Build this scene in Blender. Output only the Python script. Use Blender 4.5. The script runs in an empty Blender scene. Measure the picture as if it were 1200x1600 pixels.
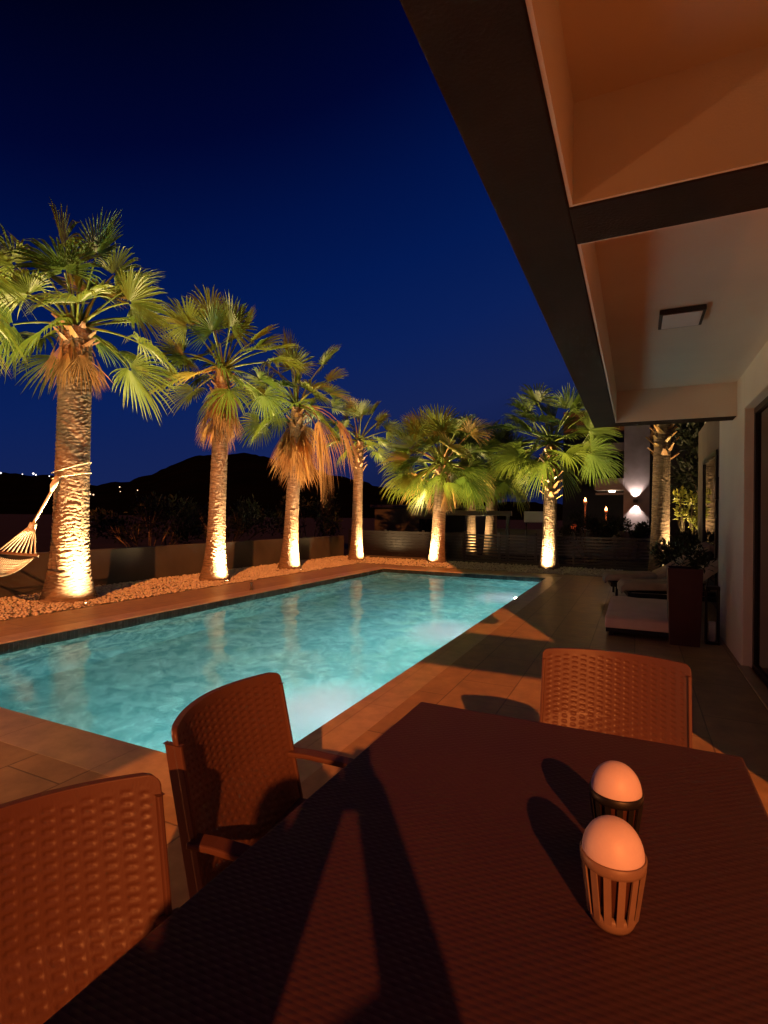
import bpy, bmesh, math, random
import numpy as np
from math import radians as R_, sin, cos, pi
from mathutils import Vector, Matrix
random.seed(7)
S = bpy.context.scene
COL = S.collection

# ---------------------------------------------------------------- camera, sky, sun, exposure
CAM_H = 1.42
yaw, pitch, roll = 0.442053770, 0.00674936676, 0.0128198544
fwd = Vector((-sin(yaw)*cos(pitch), cos(yaw)*cos(pitch), sin(pitch)))
rt0 = Vector((cos(yaw), sin(yaw), 0)); up0 = rt0.cross(fwd)
rt = rt0*cos(roll) + up0*sin(roll); up = rt.cross(fwd)
cd = bpy.data.cameras.new('camera'); cam = bpy.data.objects.new('camera', cd); COL.objects.link(cam)
m = Matrix((rt, up, -fwd)).transposed().to_4x4(); m.translation = (0, 0, CAM_H)
cam.matrix_world = m
cd.sensor_fit = 'VERTICAL'; cd.sensor_height = 36.0; cd.lens = 36.0*832.0/1600.0
cd.clip_start = 0.004; cd.clip_end = 6000
S.camera = cam

w = bpy.data.worlds.new('World'); S.world = w; w.use_nodes = True
nt = w.node_tree; bg = nt.nodes['Background']
tc = nt.nodes.new('ShaderNodeTexCoord'); sx = nt.nodes.new('ShaderNodeSeparateXYZ'); cr = nt.nodes.new('ShaderNodeValToRGB')
nt.links.new(tc.outputs['Generated'], sx.inputs[0])
ma = nt.nodes.new('ShaderNodeMath'); ma.operation = 'MULTIPLY_ADD'; ma.inputs[1].default_value = -.34       # the west side of the sky is the darker one
mb_ = nt.nodes.new('ShaderNodeMath'); mb_.operation = 'SUBTRACT'; mb_.inputs[1].default_value = .136
nt.links.new(sx.outputs['X'], ma.inputs[0]); nt.links.new(sx.outputs['Z'], ma.inputs[2]); nt.links.new(ma.outputs[0], mb_.inputs[0]); nt.links.new(mb_.outputs[0], cr.inputs[0]); nt.links.new(cr.outputs[0], bg.inputs[0])
e = cr.color_ramp.elements
e[0].position = 0.0; e[0].color = (.0045, .0085, .045, 1)
e[1].position = 1.0; e[1].color = (.0000, .0001, .004, 1)
for p_, c_ in ((.06, (.0060, .0115, .060, 1)), (.16, (.0080, .0170, .088, 1)), (.30, (.0032, .0140, .096, 1)), (.42, (.0008, .0100, .084, 1)), (.52, (.0003, .0060, .060, 1)), (.62, (.0002, .0018, .028, 1)), (.72, (.0001, .0006, .010, 1))):
    k = e.new(p_); k.color = c_
bg.inputs[1].default_value = 1.0

SUN_DIR = Vector((-.46, .888, -.44)).normalized()          # the warm floodlight / low light from behind right
sd = bpy.data.lights.new('sun', 'SUN'); sd.energy = 4.6; sd.angle = R_(.6); sd.color = (1.0, .262, .052)
so = bpy.data.objects.new('sun', sd); COL.objects.link(so); so.rotation_euler = SUN_DIR.to_track_quat('-Z', 'Y').to_euler(); so.location = (3, -6, 6)
S.view_settings.view_transform = 'Standard'; S.view_settings.look = 'None'; S.view_settings.exposure = 0.0; S.view_settings.gamma = 1.0
S.view_settings.use_curve_mapping = False
S.cycles.max_bounces = 8; S.cycles.volume_bounces = 2; S.cycles.transparent_max_bounces = 16; S.cycles.transmission_bounces = 6
S.cycles.sample_clamp_indirect = 3.0; S.cycles.use_denoising = True; S.cycles.blur_glossy = 0.5

# ---------------------------------------------------------------- helpers
def tag(o, label=None, cat=None, group=None, kind=None):
    if label: o['label'] = label
    if cat: o['category'] = cat
    if group: o['group'] = group
    if kind: o['kind'] = kind
    return o

def thing(name, loc, label, cat, group=None, rz=0.0):
    o = bpy.data.objects.new(name, None); COL.objects.link(o)
    o.location = loc; o.rotation_euler = (0, 0, rz); o.empty_display_size = .1
    return tag(o, label, cat, group)

def copy_tree(o, parent=None):
    c = o.copy(); COL.objects.link(c)
    if parent is not None: c.parent = parent
    for ch in [x for x in bpy.data.objects if x.parent == o]:
        copy_tree(ch, c)
    return c

def node_mat(name):
    m = bpy.data.materials.new(name); m.use_nodes = True
    return m, m.node_tree, m.node_tree.nodes['Principled BSDF']

def mat(name, col, rough=.6, col2=None, scale=6.0, bump=0.0, bscale=60.0, metal=0.0, spec=.5, detail=6.0, emit=None, estr=0.0, stretch=(1, 1, 1)):
    m, t, b = node_mat(name)
    b.inputs['Base Color'].default_value = (*col, 1); b.inputs['Roughness'].default_value = rough
    b.inputs['Metallic'].default_value = metal; b.inputs['Specular IOR Level'].default_value = spec
    tc = t.nodes.new('ShaderNodeTexCoord'); mp = t.nodes.new('ShaderNodeMapping'); t.links.new(tc.outputs['Object'], mp.inputs[0])
    mp.inputs['Scale'].default_value = stretch
    if col2:
        n = t.nodes.new('ShaderNodeTexNoise'); n.inputs['Scale'].default_value = scale; n.inputs['Detail'].default_value = detail
        r = t.nodes.new('ShaderNodeValToRGB'); r.color_ramp.elements[0].position = .35; r.color_ramp.elements[1].position = .65
        r.color_ramp.elements[0].color = (*col, 1); r.color_ramp.elements[1].color = (*col2, 1)
        t.links.new(mp.outputs[0], n.inputs['Vector']); t.links.new(n.outputs['Fac'], r.inputs[0]); t.links.new(r.outputs[0], b.inputs['Base Color'])
    if bump:
        n = t.nodes.new('ShaderNodeTexNoise'); n.inputs['Scale'].default_value = bscale; n.inputs['Detail'].default_value = 4
        bn = t.nodes.new('ShaderNodeBump'); bn.inputs['Strength'].default_value = bump; bn.inputs['Distance'].default_value = .01
        t.links.new(mp.outputs[0], n.inputs['Vector']); t.links.new(n.outputs['Fac'], bn.inputs['Height']); t.links.new(bn.outputs[0], b.inputs['Normal'])
    if emit:
        b.inputs['Emission Color'].default_value = (*emit, 1); b.inputs['Emission Strength'].default_value = estr
    return m

class MB:
    def __init__(s): s.v = []; s.f = []; s.sm = []
    def add(s, vs, fs, smooth=False):
        o = len(s.v); s.v += [tuple(x) for x in vs]; s.f += [tuple(i+o for i in f) for f in fs]; s.sm += [smooth]*len(fs)
    def box(s, x0, x1, y0, y1, z0, z1):
        vs = [(x0,y0,z0),(x1,y0,z0),(x1,y1,z0),(x0,y1,z0),(x0,y0,z1),(x1,y0,z1),(x1,y1,z1),(x0,y1,z1)]
        s.add(vs, [(0,3,2,1),(4,5,6,7),(0,1,5,4),(1,2,6,5),(2,3,7,6),(3,0,4,7)]); return s
    def obox(s, c, ax, ay, az):           # oriented box: centre and three half-axis vectors
        c, ax, ay, az = map(Vector, (c, ax, ay, az))
        vs = [c+sx_*ax+sy_*ay+sz_*az for sz_ in (-1, 1) for (sx_, sy_) in ((-1,-1),(1,-1),(1,1),(-1,1))]
        s.add(vs, [(0,3,2,1),(4,5,6,7),(0,1,5,4),(1,2,6,5),(2,3,7,6),(3,0,4,7)]); return s
    def tube(s, pts, rads, n=8, cap=True, smooth=True):
        pts = [Vector(p) for p in pts]
        if not hasattr(rads, '__len__'): rads = [rads]*len(pts)
        vs = []; fs = []; prev = None
        for i, p in enumerate(pts):
            t = (pts[min(i+1, len(pts)-1)]-pts[max(i-1, 0)]).normalized()
            a = prev if prev is not None else (Vector((1, 0, 0)) if abs(t.x) < .8 else Vector((0, 1, 0)))
            u = (a - t*a.dot(t)).normalized(); prev = u; v = t.cross(u)
            for k in range(n):
                an = 2*pi*k/n; vs.append(p+(u*cos(an)+v*sin(an))*rads[i])
        for i in range(len(pts)-1):
            for k in range(n):
                fs.append((i*n+k, i*n+(k+1) % n, (i+1)*n+(k+1) % n, (i+1)*n+k))
        if cap: fs += [tuple(range(n-1, -1, -1)), tuple((len(pts)-1)*n+k for k in range(n))]
        s.add(vs, fs, smooth); return s
    def lathe(s, prof, c=(0, 0, 0), n=32, smooth=True):
        vs = []; fs = []
        for r, z in prof:
            for k in range(n):
                a = 2*pi*k/n; vs.append((c[0]+r*cos(a), c[1]+r*sin(a), c[2]+z))
        for i in range(len(prof)-1):
            for k in range(n): fs.append((i*n+k, i*n+(k+1) % n, (i+1)*n+(k+1) % n, (i+1)*n+k))
        s.add(vs, fs, smooth); return s
    def build(s, name, mt, parent=None, bevel=0.0, seg=2, attr=None):
        me = bpy.data.meshes.new(name); me.from_pydata(s.v, [], s.f); me.polygons.foreach_set('use_smooth', s.sm); me.materials.append(mt)
        if attr is not None:
            a = me.attributes.new('age', 'FLOAT', 'POINT'); a.data.foreach_set('value', attr)
        me.update(); o = bpy.data.objects.new(name, me); COL.objects.link(o)
        if parent is not None: o.parent = parent
        if bevel:
            md = o.modifiers.new('bevel', 'BEVEL'); md.width = bevel; md.segments = seg; md.limit_method = 'ANGLE'
        return o

def grid_mesh(P, name, mt, parent=None, close_u=False, smooth=True):   # P: (nu, nv, 3) array
    nu, nv, _ = P.shape; idx = np.arange(nu*nv).reshape(nu, nv); q = []
    ii = range(nu) if close_u else range(nu-1)
    for i in ii:
        j = (i+1) % nu
        q.append(np.stack([idx[i, :-1], idx[j, :-1], idx[j, 1:], idx[i, 1:]], 1))
    q = np.concatenate(q); me = bpy.data.meshes.new(name); me.from_pydata(P.reshape(-1, 3).tolist(), [], q.tolist())
    me.polygons.foreach_set('use_smooth', [smooth]*len(q)); me.materials.append(mt); me.update()
    o = bpy.data.objects.new(name, me); COL.objects.link(o)
    if parent is not None: o.parent = parent
    return o

# ---------------------------------------------------------------- materials
def tile_mat(name, c1, c2, grout, bw, bh, rough=.45, off=.5, rot=0.0, mortar=.006, rvar=.15, spc=.18):
    m, t, b = node_mat(name)
    b.inputs['Specular IOR Level'].default_value = spc
    tc = t.nodes.new('ShaderNodeTexCoord'); mp = t.nodes.new('ShaderNodeMapping'); t.links.new(tc.outputs['Object'], mp.inputs[0]); mp.inputs['Rotation'].default_value = (0, 0, rot)
    br = t.nodes.new('ShaderNodeTexBrick'); t.links.new(mp.outputs[0], br.inputs['Vector'])
    br.inputs['Scale'].default_value = 1; br.inputs['Brick Width'].default_value = bw; br.inputs['Row Height'].default_value = bh
    br.inputs['Mortar Size'].default_value = mortar; br.inputs['Mortar Smooth'].default_value = .3; br.offset = off
    br.inputs['Color1'].default_value = (*c1, 1); br.inputs['Color2'].default_value = (*c2, 1); br.inputs['Mortar'].default_value = (*grout, 1)
    n = t.nodes.new('ShaderNodeTexNoise'); n.inputs['Scale'].default_value = 5; n.inputs['Detail'].default_value = 9; n.inputs['Roughness'].default_value = .65; t.links.new(mp.outputs[0], n.inputs['Vector'])
    mx = t.nodes.new('ShaderNodeMix'); mx.data_type = 'RGBA'; mx.blend_type = 'MULTIPLY'; mx.inputs['Factor'].default_value = 1
    rp = t.nodes.new('ShaderNodeValToRGB'); rp.color_ramp.elements[0].position = .3; rp.color_ramp.elements[1].position = .7
    rp.color_ramp.elements[0].color = (.62, .58, .55, 1); rp.color_ramp.elements[1].color = (1.08, 1.05, 1.0, 1)
    t.links.new(n.outputs['Fac'], rp.inputs[0]); t.links.new(br.outputs['Color'], mx.inputs['A']); t.links.new(rp.outputs[0], mx.inputs['B']); t.links.new(mx.outputs['Result'], b.inputs['Base Color'])
    mr = t.nodes.new('ShaderNodeMapRange'); mr.inputs['To Min'].default_value = rough-rvar; mr.inputs['To Max'].default_value = rough+rvar; t.links.new(n.outputs['Fac'], mr.inputs[0]); t.links.new(mr.outputs[0], b.inputs['Roughness'])
    bn = t.nodes.new('ShaderNodeBump'); bn.inputs['Strength'].default_value = .5; bn.inputs['Distance'].default_value = .003; bn.invert = True
    ad = t.nodes.new('ShaderNodeMath'); ad.operation = 'MULTIPLY_ADD'; ad.inputs[1].default_value = -.25; t.links.new(n.outputs['Fac'], ad.inputs[0]); t.links.new(br.outputs['Fac'], ad.inputs[2])
    t.links.new(ad.outputs[0], bn.inputs['Height']); t.links.new(bn.outputs[0], b.inputs['Normal'])
    return m

M = {}
M['deck'] = tile_mat('deck_stone', (.46, .31, .165), (.40, .27, .145), (.22, .15, .085), .9, .45, rough=.42, rot=pi/2)
M['coping'] = tile_mat('coping_stone', (.58, .43, .25), (.54, .40, .23), (.44, .31, .18), .9, .9, rough=.30, rvar=.05, spc=.35, off=0)
M['mosaic_dark'] = tile_mat('waterline_tile', (.03, .045, .045), (.015, .025, .028), (.05, .06, .06), .05, .05, rough=.25, mortar=.003)
M['plaster'] = mat('cream_plaster', (.72, .66, .54), .9, (.68, .61, .50), 2.0, .15, 140)
M['plaster_dark'] = mat('brown_beam_paint', (.030, .019, .011), .9, (.021, .014, .008), 3.0, .3, 90, spec=.08)
M['wall_grey'] = mat('garden_wall_render', (.075, .066, .058), .9, (.05, .045, .04), 1.5, .3, 80)
M['darkglass'] = mat('dark_glass', (.004, .004, .005), .04, spec=.5)
M['blackmetal'] = mat('black_metal', (.012, .011, .010), .45, metal=.3, bump=.05)
M['fence'] = mat('fence_slat_paint', (.008, .0065, .006), .35, (.006, .005, .0045), 5, .1, 50, spec=.6)
M['white'] = mat('white_plastic', (.8, .78, .74), .5)
M['ground'] = mat('dry_ground', (.012, .010, .007), .95, (.006, .006, .004), .6, .6, 8, spec=.1)
M['hill'] = mat('hill_scrub', (.0012, .0014, .0011), 1, (.002, .002, .0016), .02, spec=0)
M['pebble'] = mat('white_pebble', (.62, .56, .47), .7, (.44, .38, .31), 9, .2, 60)
M['gravelbase'] = mat('gravel_bed', (.35, .30, .24), .9, (.18, .15, .12), 30, 1.0, 45)
M['rope'] = mat('cotton_rope', (.62, .55, .42), .8, (.5, .43, .32), 20, .3, 200)
M['wood'] = mat('varnished_wood', (.22, .11, .05), .5, (.14, .07, .03), 8, .1, 60, stretch=(1, 8, 1))
M['cushion'] = mat('pale_cushion_fabric', (.85, .62, .50), .9, (.76, .54, .43), 3, .3, 25)
M['lounger_fabric'] = mat('taupe_lounger_cover', (.48, .35, .24), .9, (.30, .22, .15), 3, .4, 20)
M['planter'] = mat('dark_red_planter', (.055, .014, .012), .4, (.04, .010, .010), 4, .1, 30)
M['neighbour'] = mat('neighbour_render', (.24, .22, .23), .85, (.18, .165, .17), 2.0, .3, 60)
M['neighbour_dark'] = mat('neighbour_dark_render', (.03, .025, .022), .85, (.02, .018, .016), 2.0, .2, 40)

def rattan_mat():
    m, t, b = node_mat('brown_rattan')
    b.inputs['Base Color'].default_value = (.090, .040, .030, 1); b.inputs['Roughness'].default_value = .48; b.inputs['Specular IOR Level'].default_value = .3
    tc = t.nodes.new('ShaderNodeTexCoord'); n = t.nodes.new('ShaderNodeTexNoise'); n.inputs['Scale'].default_value = 220; n.inputs['Detail'].default_value = 3
    mp = t.nodes.new('ShaderNodeMapping'); mp.inputs['Scale'].default_value = (1, 1, .25); t.links.new(tc.outputs['Object'], mp.inputs[0]); t.links.new(mp.outputs[0], n.inputs['Vector'])
    bn = t.nodes.new('ShaderNodeBump'); bn.inputs['Strength'].default_value = .25; bn.inputs['Distance'].default_value = .002; t.links.new(n.outputs['Fac'], bn.inputs['Height']); t.links.new(bn.outputs[0], b.inputs['Normal'])
    n2 = t.nodes.new('ShaderNodeTexNoise'); n2.inputs['Scale'].default_value = 7; n2.inputs['Detail'].default_value = 5; t.links.new(tc.outputs['Object'], n2.inputs['Vector'])
    mr = t.nodes.new('ShaderNodeMapRange'); mr.inputs['To Min'].default_value = .3; mr.inputs['To Max'].default_value = .6; t.links.new(n2.outputs['Fac'], mr.inputs[0]); t.links.new(mr.outputs[0], b.inputs['Roughness'])
    return m
M['rattan'] = rattan_mat()

def table_mat():
    m, t, b = node_mat('woven_tabletop')
    tc = t.nodes.new('ShaderNodeTexCoord'); sp = t.nodes.new('ShaderNodeSeparateXYZ'); t.links.new(tc.outputs['Object'], sp.inputs[0])
    def M_(op, a, b_=None, c=None):
        n = t.nodes.new('ShaderNodeMath'); n.operation = op
        for i, v in enumerate((a, b_, c)):
            if v is None: continue
            if hasattr(v, 'links'): t.links.new(v, n.inputs[i])
            else: n.inputs[i].default_value = v
        return n.outputs[0]
    row = M_('DIVIDE', sp.outputs['Y'], .0105); par = M_('MULTIPLY', M_('MODULO', M_('ABSOLUTE', M_('FLOOR', row)), 2.0), pi)
    fr = M_('SUBTRACT', row, M_('FLOOR', row)); hy = M_('SINE', M_('MULTIPLY', fr, pi))
    hx = M_('SINE', M_('ADD', M_('MULTIPLY', sp.outputs['X'], 2*pi/.026), par)); h = M_('MULTIPLY', hy, M_('MULTIPLY_ADD', hx, .5, .5))
    n = t.nodes.new('ShaderNodeTexNoise'); n.inputs['Scale'].default_value = 3; n.inputs['Detail'].default_value = 6; t.links.new(tc.outputs['Object'], n.inputs['Vector'])
    r = t.nodes.new('ShaderNodeValToRGB'); r.color_ramp.elements[0].color = (.042, .019, .025, 1); r.color_ramp.elements[1].color = (.060, .029, .036, 1); t.links.new(n.outputs['Fac'], r.inputs[0]); t.links.new(r.outputs[0], b.inputs['Base Color'])
    mr = t.nodes.new('ShaderNodeMapRange'); mr.inputs['To Min'].default_value = .42; mr.inputs['To Max'].default_value = .62; t.links.new(n.outputs['Fac'], mr.inputs[0]); t.links.new(mr.outputs[0], b.inputs['Roughness'])
    bn = t.nodes.new('ShaderNodeBump'); bn.inputs['Strength'].default_value = .55; bn.inputs['Distance'].default_value = .0016
    t.links.new(h, bn.inputs['Height']); t.links.new(bn.outputs[0], b.inputs['Normal']); b.inputs['Specular IOR Level'].default_value = .22
    return m
M['tabletop'] = table_mat()

def leaf_mat(name, stops, rough=.5, trans=.42):
    m, t, b = node_mat(name)
    at = t.nodes.new('ShaderNodeAttribute'); at.attribute_name = 'age'; r = t.nodes.new('ShaderNodeValToRGB')
    el = r.color_ramp.elements; el[0].position = stops[0][0]; el[0].color = (*stops[0][1], 1); el[1].position = stops[-1][0]; el[1].color = (*stops[-1][1], 1)
    for p_, c_ in stops[1:-1]: k = el.new(p_); k.color = (*c_, 1)
    t.links.new(at.outputs['Fac'], r.inputs[0]); t.links.new(r.outputs[0], b.inputs['Base Color']); b.inputs['Roughness'].default_value = rough
    tr = t.nodes.new('ShaderNodeBsdfTranslucent'); t.links.new(r.outputs[0], tr.inputs['Color']); mx = t.nodes.new('ShaderNodeMixShader'); mx.inputs[0].default_value = trans
    t.links.new(b.outputs[0], mx.inputs[1]); t.links.new(tr.outputs[0], mx.inputs[2]); t.links.new(mx.outputs[0], t.nodes['Material Output'].inputs['Surface'])
    return m
M['frond'] = leaf_mat('palm_frond', [(0, (.065, .122, .018)), (.45, (.135, .180, .024)), (.7, (.27, .25, .045)), (.85, (.34, .20, .07)), (1, (.26, .14, .07))], rough=.42)
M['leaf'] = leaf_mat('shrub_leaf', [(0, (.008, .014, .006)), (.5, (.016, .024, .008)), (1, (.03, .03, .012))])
M['litleaf'] = leaf_mat('yellow_leaf', [(0, (.22, .25, .03)), (1, (.45, .42, .08))])

def bark_mat():
    m, t, b = node_mat('palm_bark')
    tc = t.nodes.new('ShaderNodeTexCoord'); mp = t.nodes.new('ShaderNodeMapping'); mp.inputs['Scale'].default_value = (1.2, 1.2, 9); t.links.new(tc.outputs['Object'], mp.inputs[0])
    n = t.nodes.new('ShaderNodeTexNoise'); n.inputs['Scale'].default_value = 4; n.inputs['Detail'].default_value = 7; n.inputs['Roughness'].default_value = .7; t.links.new(mp.outputs[0], n.inputs['Vector'])
    r = t.nodes.new('ShaderNodeValToRGB'); r.color_ramp.elements[0].position = .35; r.color_ramp.elements[1].position = .68; r.color_ramp.elements[0].color = (.065, .040, .026, 1); r.color_ramp.elements[1].color = (.25, .175, .115, 1)
    t.links.new(n.outputs['Fac'], r.inputs[0]); t.links.new(r.outputs[0], b.inputs['Base Color']); b.inputs['Roughness'].default_value = .85
    bn = t.nodes.new('ShaderNodeBump'); bn.inputs['Strength'].default_value = .6; bn.inputs['Distance'].default_value = .012; t.links.new(n.outputs['Fac'], bn.inputs['Height']); t.links.new(bn.outputs[0], b.inputs['Normal'])
    return m
M['bark'] = bark_mat()

# ---------------------------------------------------------------- ground, deck, pool
PX0, PX1, PY0, PY1 = -6.15, -1.90, 2.31, 13.02
def frame_sheet(name, o, h, z, mt, kind='structure', mid=False):       # one sheet with a rectangular hole
    X = [o[0], h[0], h[1], o[1]]; Y = [o[2], h[2], h[3], o[3]]; vs = [(x, y, z) for y in Y for x in X]
    fs = [(j*4+i, j*4+i+1, (j+1)*4+i+1, (j+1)*4+i) for j in range(3) for i in range(3) if not (i == 1 and j == 1)]
    b = MB(); b.add(vs, fs); ob = b.build(name, mt); ob['kind'] = kind; return ob
frame_sheet('ground', (-4000, 4000, -4000, 4000), (PX0-.2, PX1+.2, PY0-.2, PY1+.2), -.03, M['ground'])
CW = .31
b = MB(); X = [-7.35, PX0-CW, PX1+CW, 5.0]; Y = [-7.0, PY0-CW-.03, PY1+CW, 13.95]
b.add([(x, y, 0) for y in Y for x in X], [(j*4+i, j*4+i+1, (j+1)*4+i+1, (j+1)*4+i) for j in range(3) for i in range(3) if not (i == 1 and j == 1)])
b.build('pool_deck', M['deck'])['kind'] = 'structure'
b = MB()
x0, x1, y0, y1 = PX0-CW, PX1+CW, PY0-CW-.03, PY1+CW
b.box(x0, PX0, y0, y1, -.10, .0006); b.box(PX1, x1, y0, y1, -.10, .0006); b.box(PX0, PX1, y0, PY0, -.10, .0006); b.box(PX0, PX1, PY1, y1, -.10, .0006)
b.build('pool_coping', M['coping'], bevel=.0015)['kind'] = 'structure'
# waterline tile band
b = MB(); zb0, zb1 = -.22, -.012
b.box(PX0-.02, PX0+.006, PY0, PY1, zb0, zb1); b.box(PX1-.006, PX1+.02, PY0, PY1, zb0, zb1); b.box(PX0+.006, PX1-.006, PY1-.006, PY1+.02, zb0, zb1); b.box(PX0+.006, PX1-.006, PY0-.02, PY0+.006, zb0, zb1)
b.build('waterline_tiles', M['mosaic_dark'])['kind'] = 'structure'
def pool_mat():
    m, t, bs = node_mat('pool_caustic_mottle')
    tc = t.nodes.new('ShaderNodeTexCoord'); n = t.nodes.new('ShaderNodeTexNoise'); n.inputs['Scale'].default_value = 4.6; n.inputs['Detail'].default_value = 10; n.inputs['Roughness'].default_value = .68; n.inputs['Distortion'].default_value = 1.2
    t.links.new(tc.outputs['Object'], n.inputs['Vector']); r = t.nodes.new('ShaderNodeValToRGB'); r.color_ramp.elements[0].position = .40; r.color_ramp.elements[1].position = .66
    r.color_ramp.elements[0].color = (.02, .20, .20, 1); r.color_ramp.elements[1].color = (.48, .90, .84, 1)  # rippling light of the water painted into the basin colour
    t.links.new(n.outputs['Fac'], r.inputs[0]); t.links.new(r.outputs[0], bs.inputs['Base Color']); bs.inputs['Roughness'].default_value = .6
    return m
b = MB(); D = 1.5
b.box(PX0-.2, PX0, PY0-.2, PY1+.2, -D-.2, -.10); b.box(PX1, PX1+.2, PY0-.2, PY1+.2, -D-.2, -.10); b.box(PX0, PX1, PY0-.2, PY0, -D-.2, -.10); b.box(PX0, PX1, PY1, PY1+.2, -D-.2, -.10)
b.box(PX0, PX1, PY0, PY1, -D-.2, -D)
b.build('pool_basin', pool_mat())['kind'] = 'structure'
# water: closed body, real swell on the surface plus a fine ripple bump
nx, ny = 140, 340
gx = np.linspace(PX0-.01, PX1+.01, nx); gy = np.linspace(PY0-.01, PY1+.01, ny); GX, GY = np.meshgrid(gx, gy, indexing='ij')
rs = np.random.RandomState(3); Z = np.zeros_like(GX)
for k in range(46):
    lam = rs.uniform(.35, 1.5); a = rs.uniform(0, 2*pi); Z += lam*.0019*np.sin(2*pi/lam*(GX*cos(a)+GY*sin(a)+.25*np.sin(GX*1.7+k)+.2*np.cos(GY*1.3+k))+rs.uniform(0, 6.28))
Z = -.095+Z*.33
b = MB(); vs = np.stack([GX, GY, Z], -1).reshape(-1, 3); idx = np.arange(nx*ny).reshape(nx, ny)
fs = np.stack([idx[:-1, :-1], idx[1:, :-1], idx[1:, 1:], idx[:-1, 1:]], -1).reshape(-1, 4)
b.add(vs.tolist(), fs.tolist(), True)
edge = list(idx[:, 0]) + list(idx[-1, 1:]) + list(idx[::-1, -1][1:]) + list(idx[0, ::-1][1:-1])
n0 = len(b.v); b.v += [(b.v[i][0], b.v[i][1], -D-.01) for i in edge]; ne = len(edge)
for k in range(ne): b.f.append((edge[k], n0+k, n0+(k+1) % ne, edge[(k+1) % ne])); b.sm.append(False)
b.f.append(tuple(n0+k for k in range(ne-1, -1, -1))); b.sm.append(False)
wm, t, bs = node_mat('pool_water'); t.nodes.remove(bs)
gl = t.nodes.new('ShaderNodeBsdfGlass'); gl.inputs['IOR'].default_value = 1.33; gl.inputs['Roughness'].default_value = 0.0; gl.inputs['Color'].default_value = (.93, 1, 1, 1)
tc = t.nodes.new('ShaderNodeTexCoord'); n = t.nodes.new('ShaderNodeTexNoise'); n.inputs['Scale'].default_value = 7; n.inputs['Detail'].default_value = 5; n.inputs['Roughness'].default_value = .6; n.inputs['Distortion'].default_value = .6
t.links.new(tc.outputs['Object'], n.inputs['Vector']); bn = t.nodes.new('ShaderNodeBump'); bn.inputs['Strength'].default_value = .13; bn.inputs['Distance'].default_value = .02
t.links.new(n.outputs['Fac'], bn.inputs['Height']); t.links.new(bn.outputs[0], gl.inputs['Normal'])
t.links.new(gl.outputs[0], t.nodes['Material Output'].inputs['Surface'])
pv = t.nodes.new('ShaderNodeVolumePrincipled'); pv.inputs['Color'].default_value = (.46, .94, .86, 1); pv.inputs['Density'].default_value = .17; pv.inputs['Anisotropy'].default_value = .0
t.links.new(pv.outputs[0], t.nodes['Material Output'].inputs['Volume'])
b.build('pool_water', wm)['kind'] = 'structure'
# gravel strips and their pebbles
b = MB(); b.add([(-9.25, -7, -.008), (-7.35, -7, -.008), (-7.35, 13.95, -.008), (-9.25, 13.95, -.008), (-9.25, 16.1, -.008), (5, 16.1, -.008), (5, 13.95, -.008)], [(0, 1, 2, 3), (3, 2, 6, 5, 4)])
b.build('gravel_bed', M['gravelbase'])['kind'] = 'structure'
bm = bmesh.new(); bmesh.ops.create_icosphere(bm, subdivisions=1, radius=1.0); iv = np.array([v.co[:] for v in bm.verts]); fi = np.array([[v.index for v in f.verts] for f in bm.faces]); bm.free()
PV = []; PF = []; cnt = 0
palm_spots = [(-8.19, 5.56), (-8.15, 8.7), (-8.1, 11.5), (-8.2, 14.9), (-5.52, 15.47), (-2.18, 15.4)]
for k in range(17000):
    if k < 12500: x = rs.uniform(-9.2, -7.38); y = rs.uniform(3.2, 13.9)
    else: x = rs.uniform(-9.2, -.3); y = rs.uniform(13.97, 16.0)
    r = rs.uniform(.010, .027); s = np.array([r*rs.uniform(.8, 1.35), r*rs.uniform(.8, 1.2), r*rs.uniform(.5, .8)])
    a = rs.uniform(0, 6.28); v = iv*(1+.18*rs.randn(len(iv), 1))*s; c, q = np.cos(a), np.sin(a)
    v = np.stack([v[:, 0]*c-v[:, 1]*q, v[:, 0]*q+v[:, 1]*c, v[:, 2]], 1)+(x, y, r*.35+rs.uniform(0, .02)); PV.append(v); PF.append(fi+cnt); cnt += len(iv)
me = bpy.data.meshes.new('gravel'); me.from_pydata(np.concatenate(PV).tolist(), [], np.concatenate(PF).tolist()); me.materials.append(M['pebble']); me.polygons.foreach_set('use_smooth', [True]*len(me.polygons))
o = bpy.data.objects.new('gravel', me); COL.objects.link(o); tag(o, 'white pebbles spread under the palms along the garden wall', 'gravel', kind='stuff')

# hills on the horizon
prof = [(-75, 4.2), (-62, 4.6), (-56, 3.9), (-52.5, 3.2)]
prof = [(-400, 755), (-100, 732), (0, 737), (80, 745), (150, 757), (200, 753), (250, 734), (310, 712), (340, 708), (400, 710), (450, 722), (520, 741), (580, 757), (650, 770), (800, 785), (1300, 792), (1700, 790)]
azs = []; 
for x, y in prof:
    d = fwd + rt*((x-600)/832.0) + up*((800-y)/832.0); azs.append((math.atan2(d.x, d.y), d.z/math.hypot(d.x, d.y)))
azs.sort(); A = np.array(azs); na = 260; aa = np.linspace(A[0, 0], A[-1, 0], na); hh = np.interp(aa, A[:, 0], A[:, 1])
hh = hh + .0016*np.sin(aa*61)+.0010*np.sin(aa*143+1)+.0006*rs.randn(na)
rows = []
for dist, fr in ((260, -.002), (420, .25), (620, .62), (850, .92), (1000, 1.0), (1300, .6), (1800, -.01)):
    jit = 1+.08*np.sin(aa*23+dist)*(1 if fr < .9 else 0)
    hz = CAM_H*0 + hh*dist*fr*jit if fr <= 1 and fr > 0 else np.full(na, -1.0)
    if dist == 1000: hz = hh*dist+CAM_H
    rows.append(np.stack([np.sin(aa)*dist, np.cos(aa)*dist, hz], -1))
o = grid_mesh(np.array(rows), 'hills', M['hill']); o['kind'] = 'structure'

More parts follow.
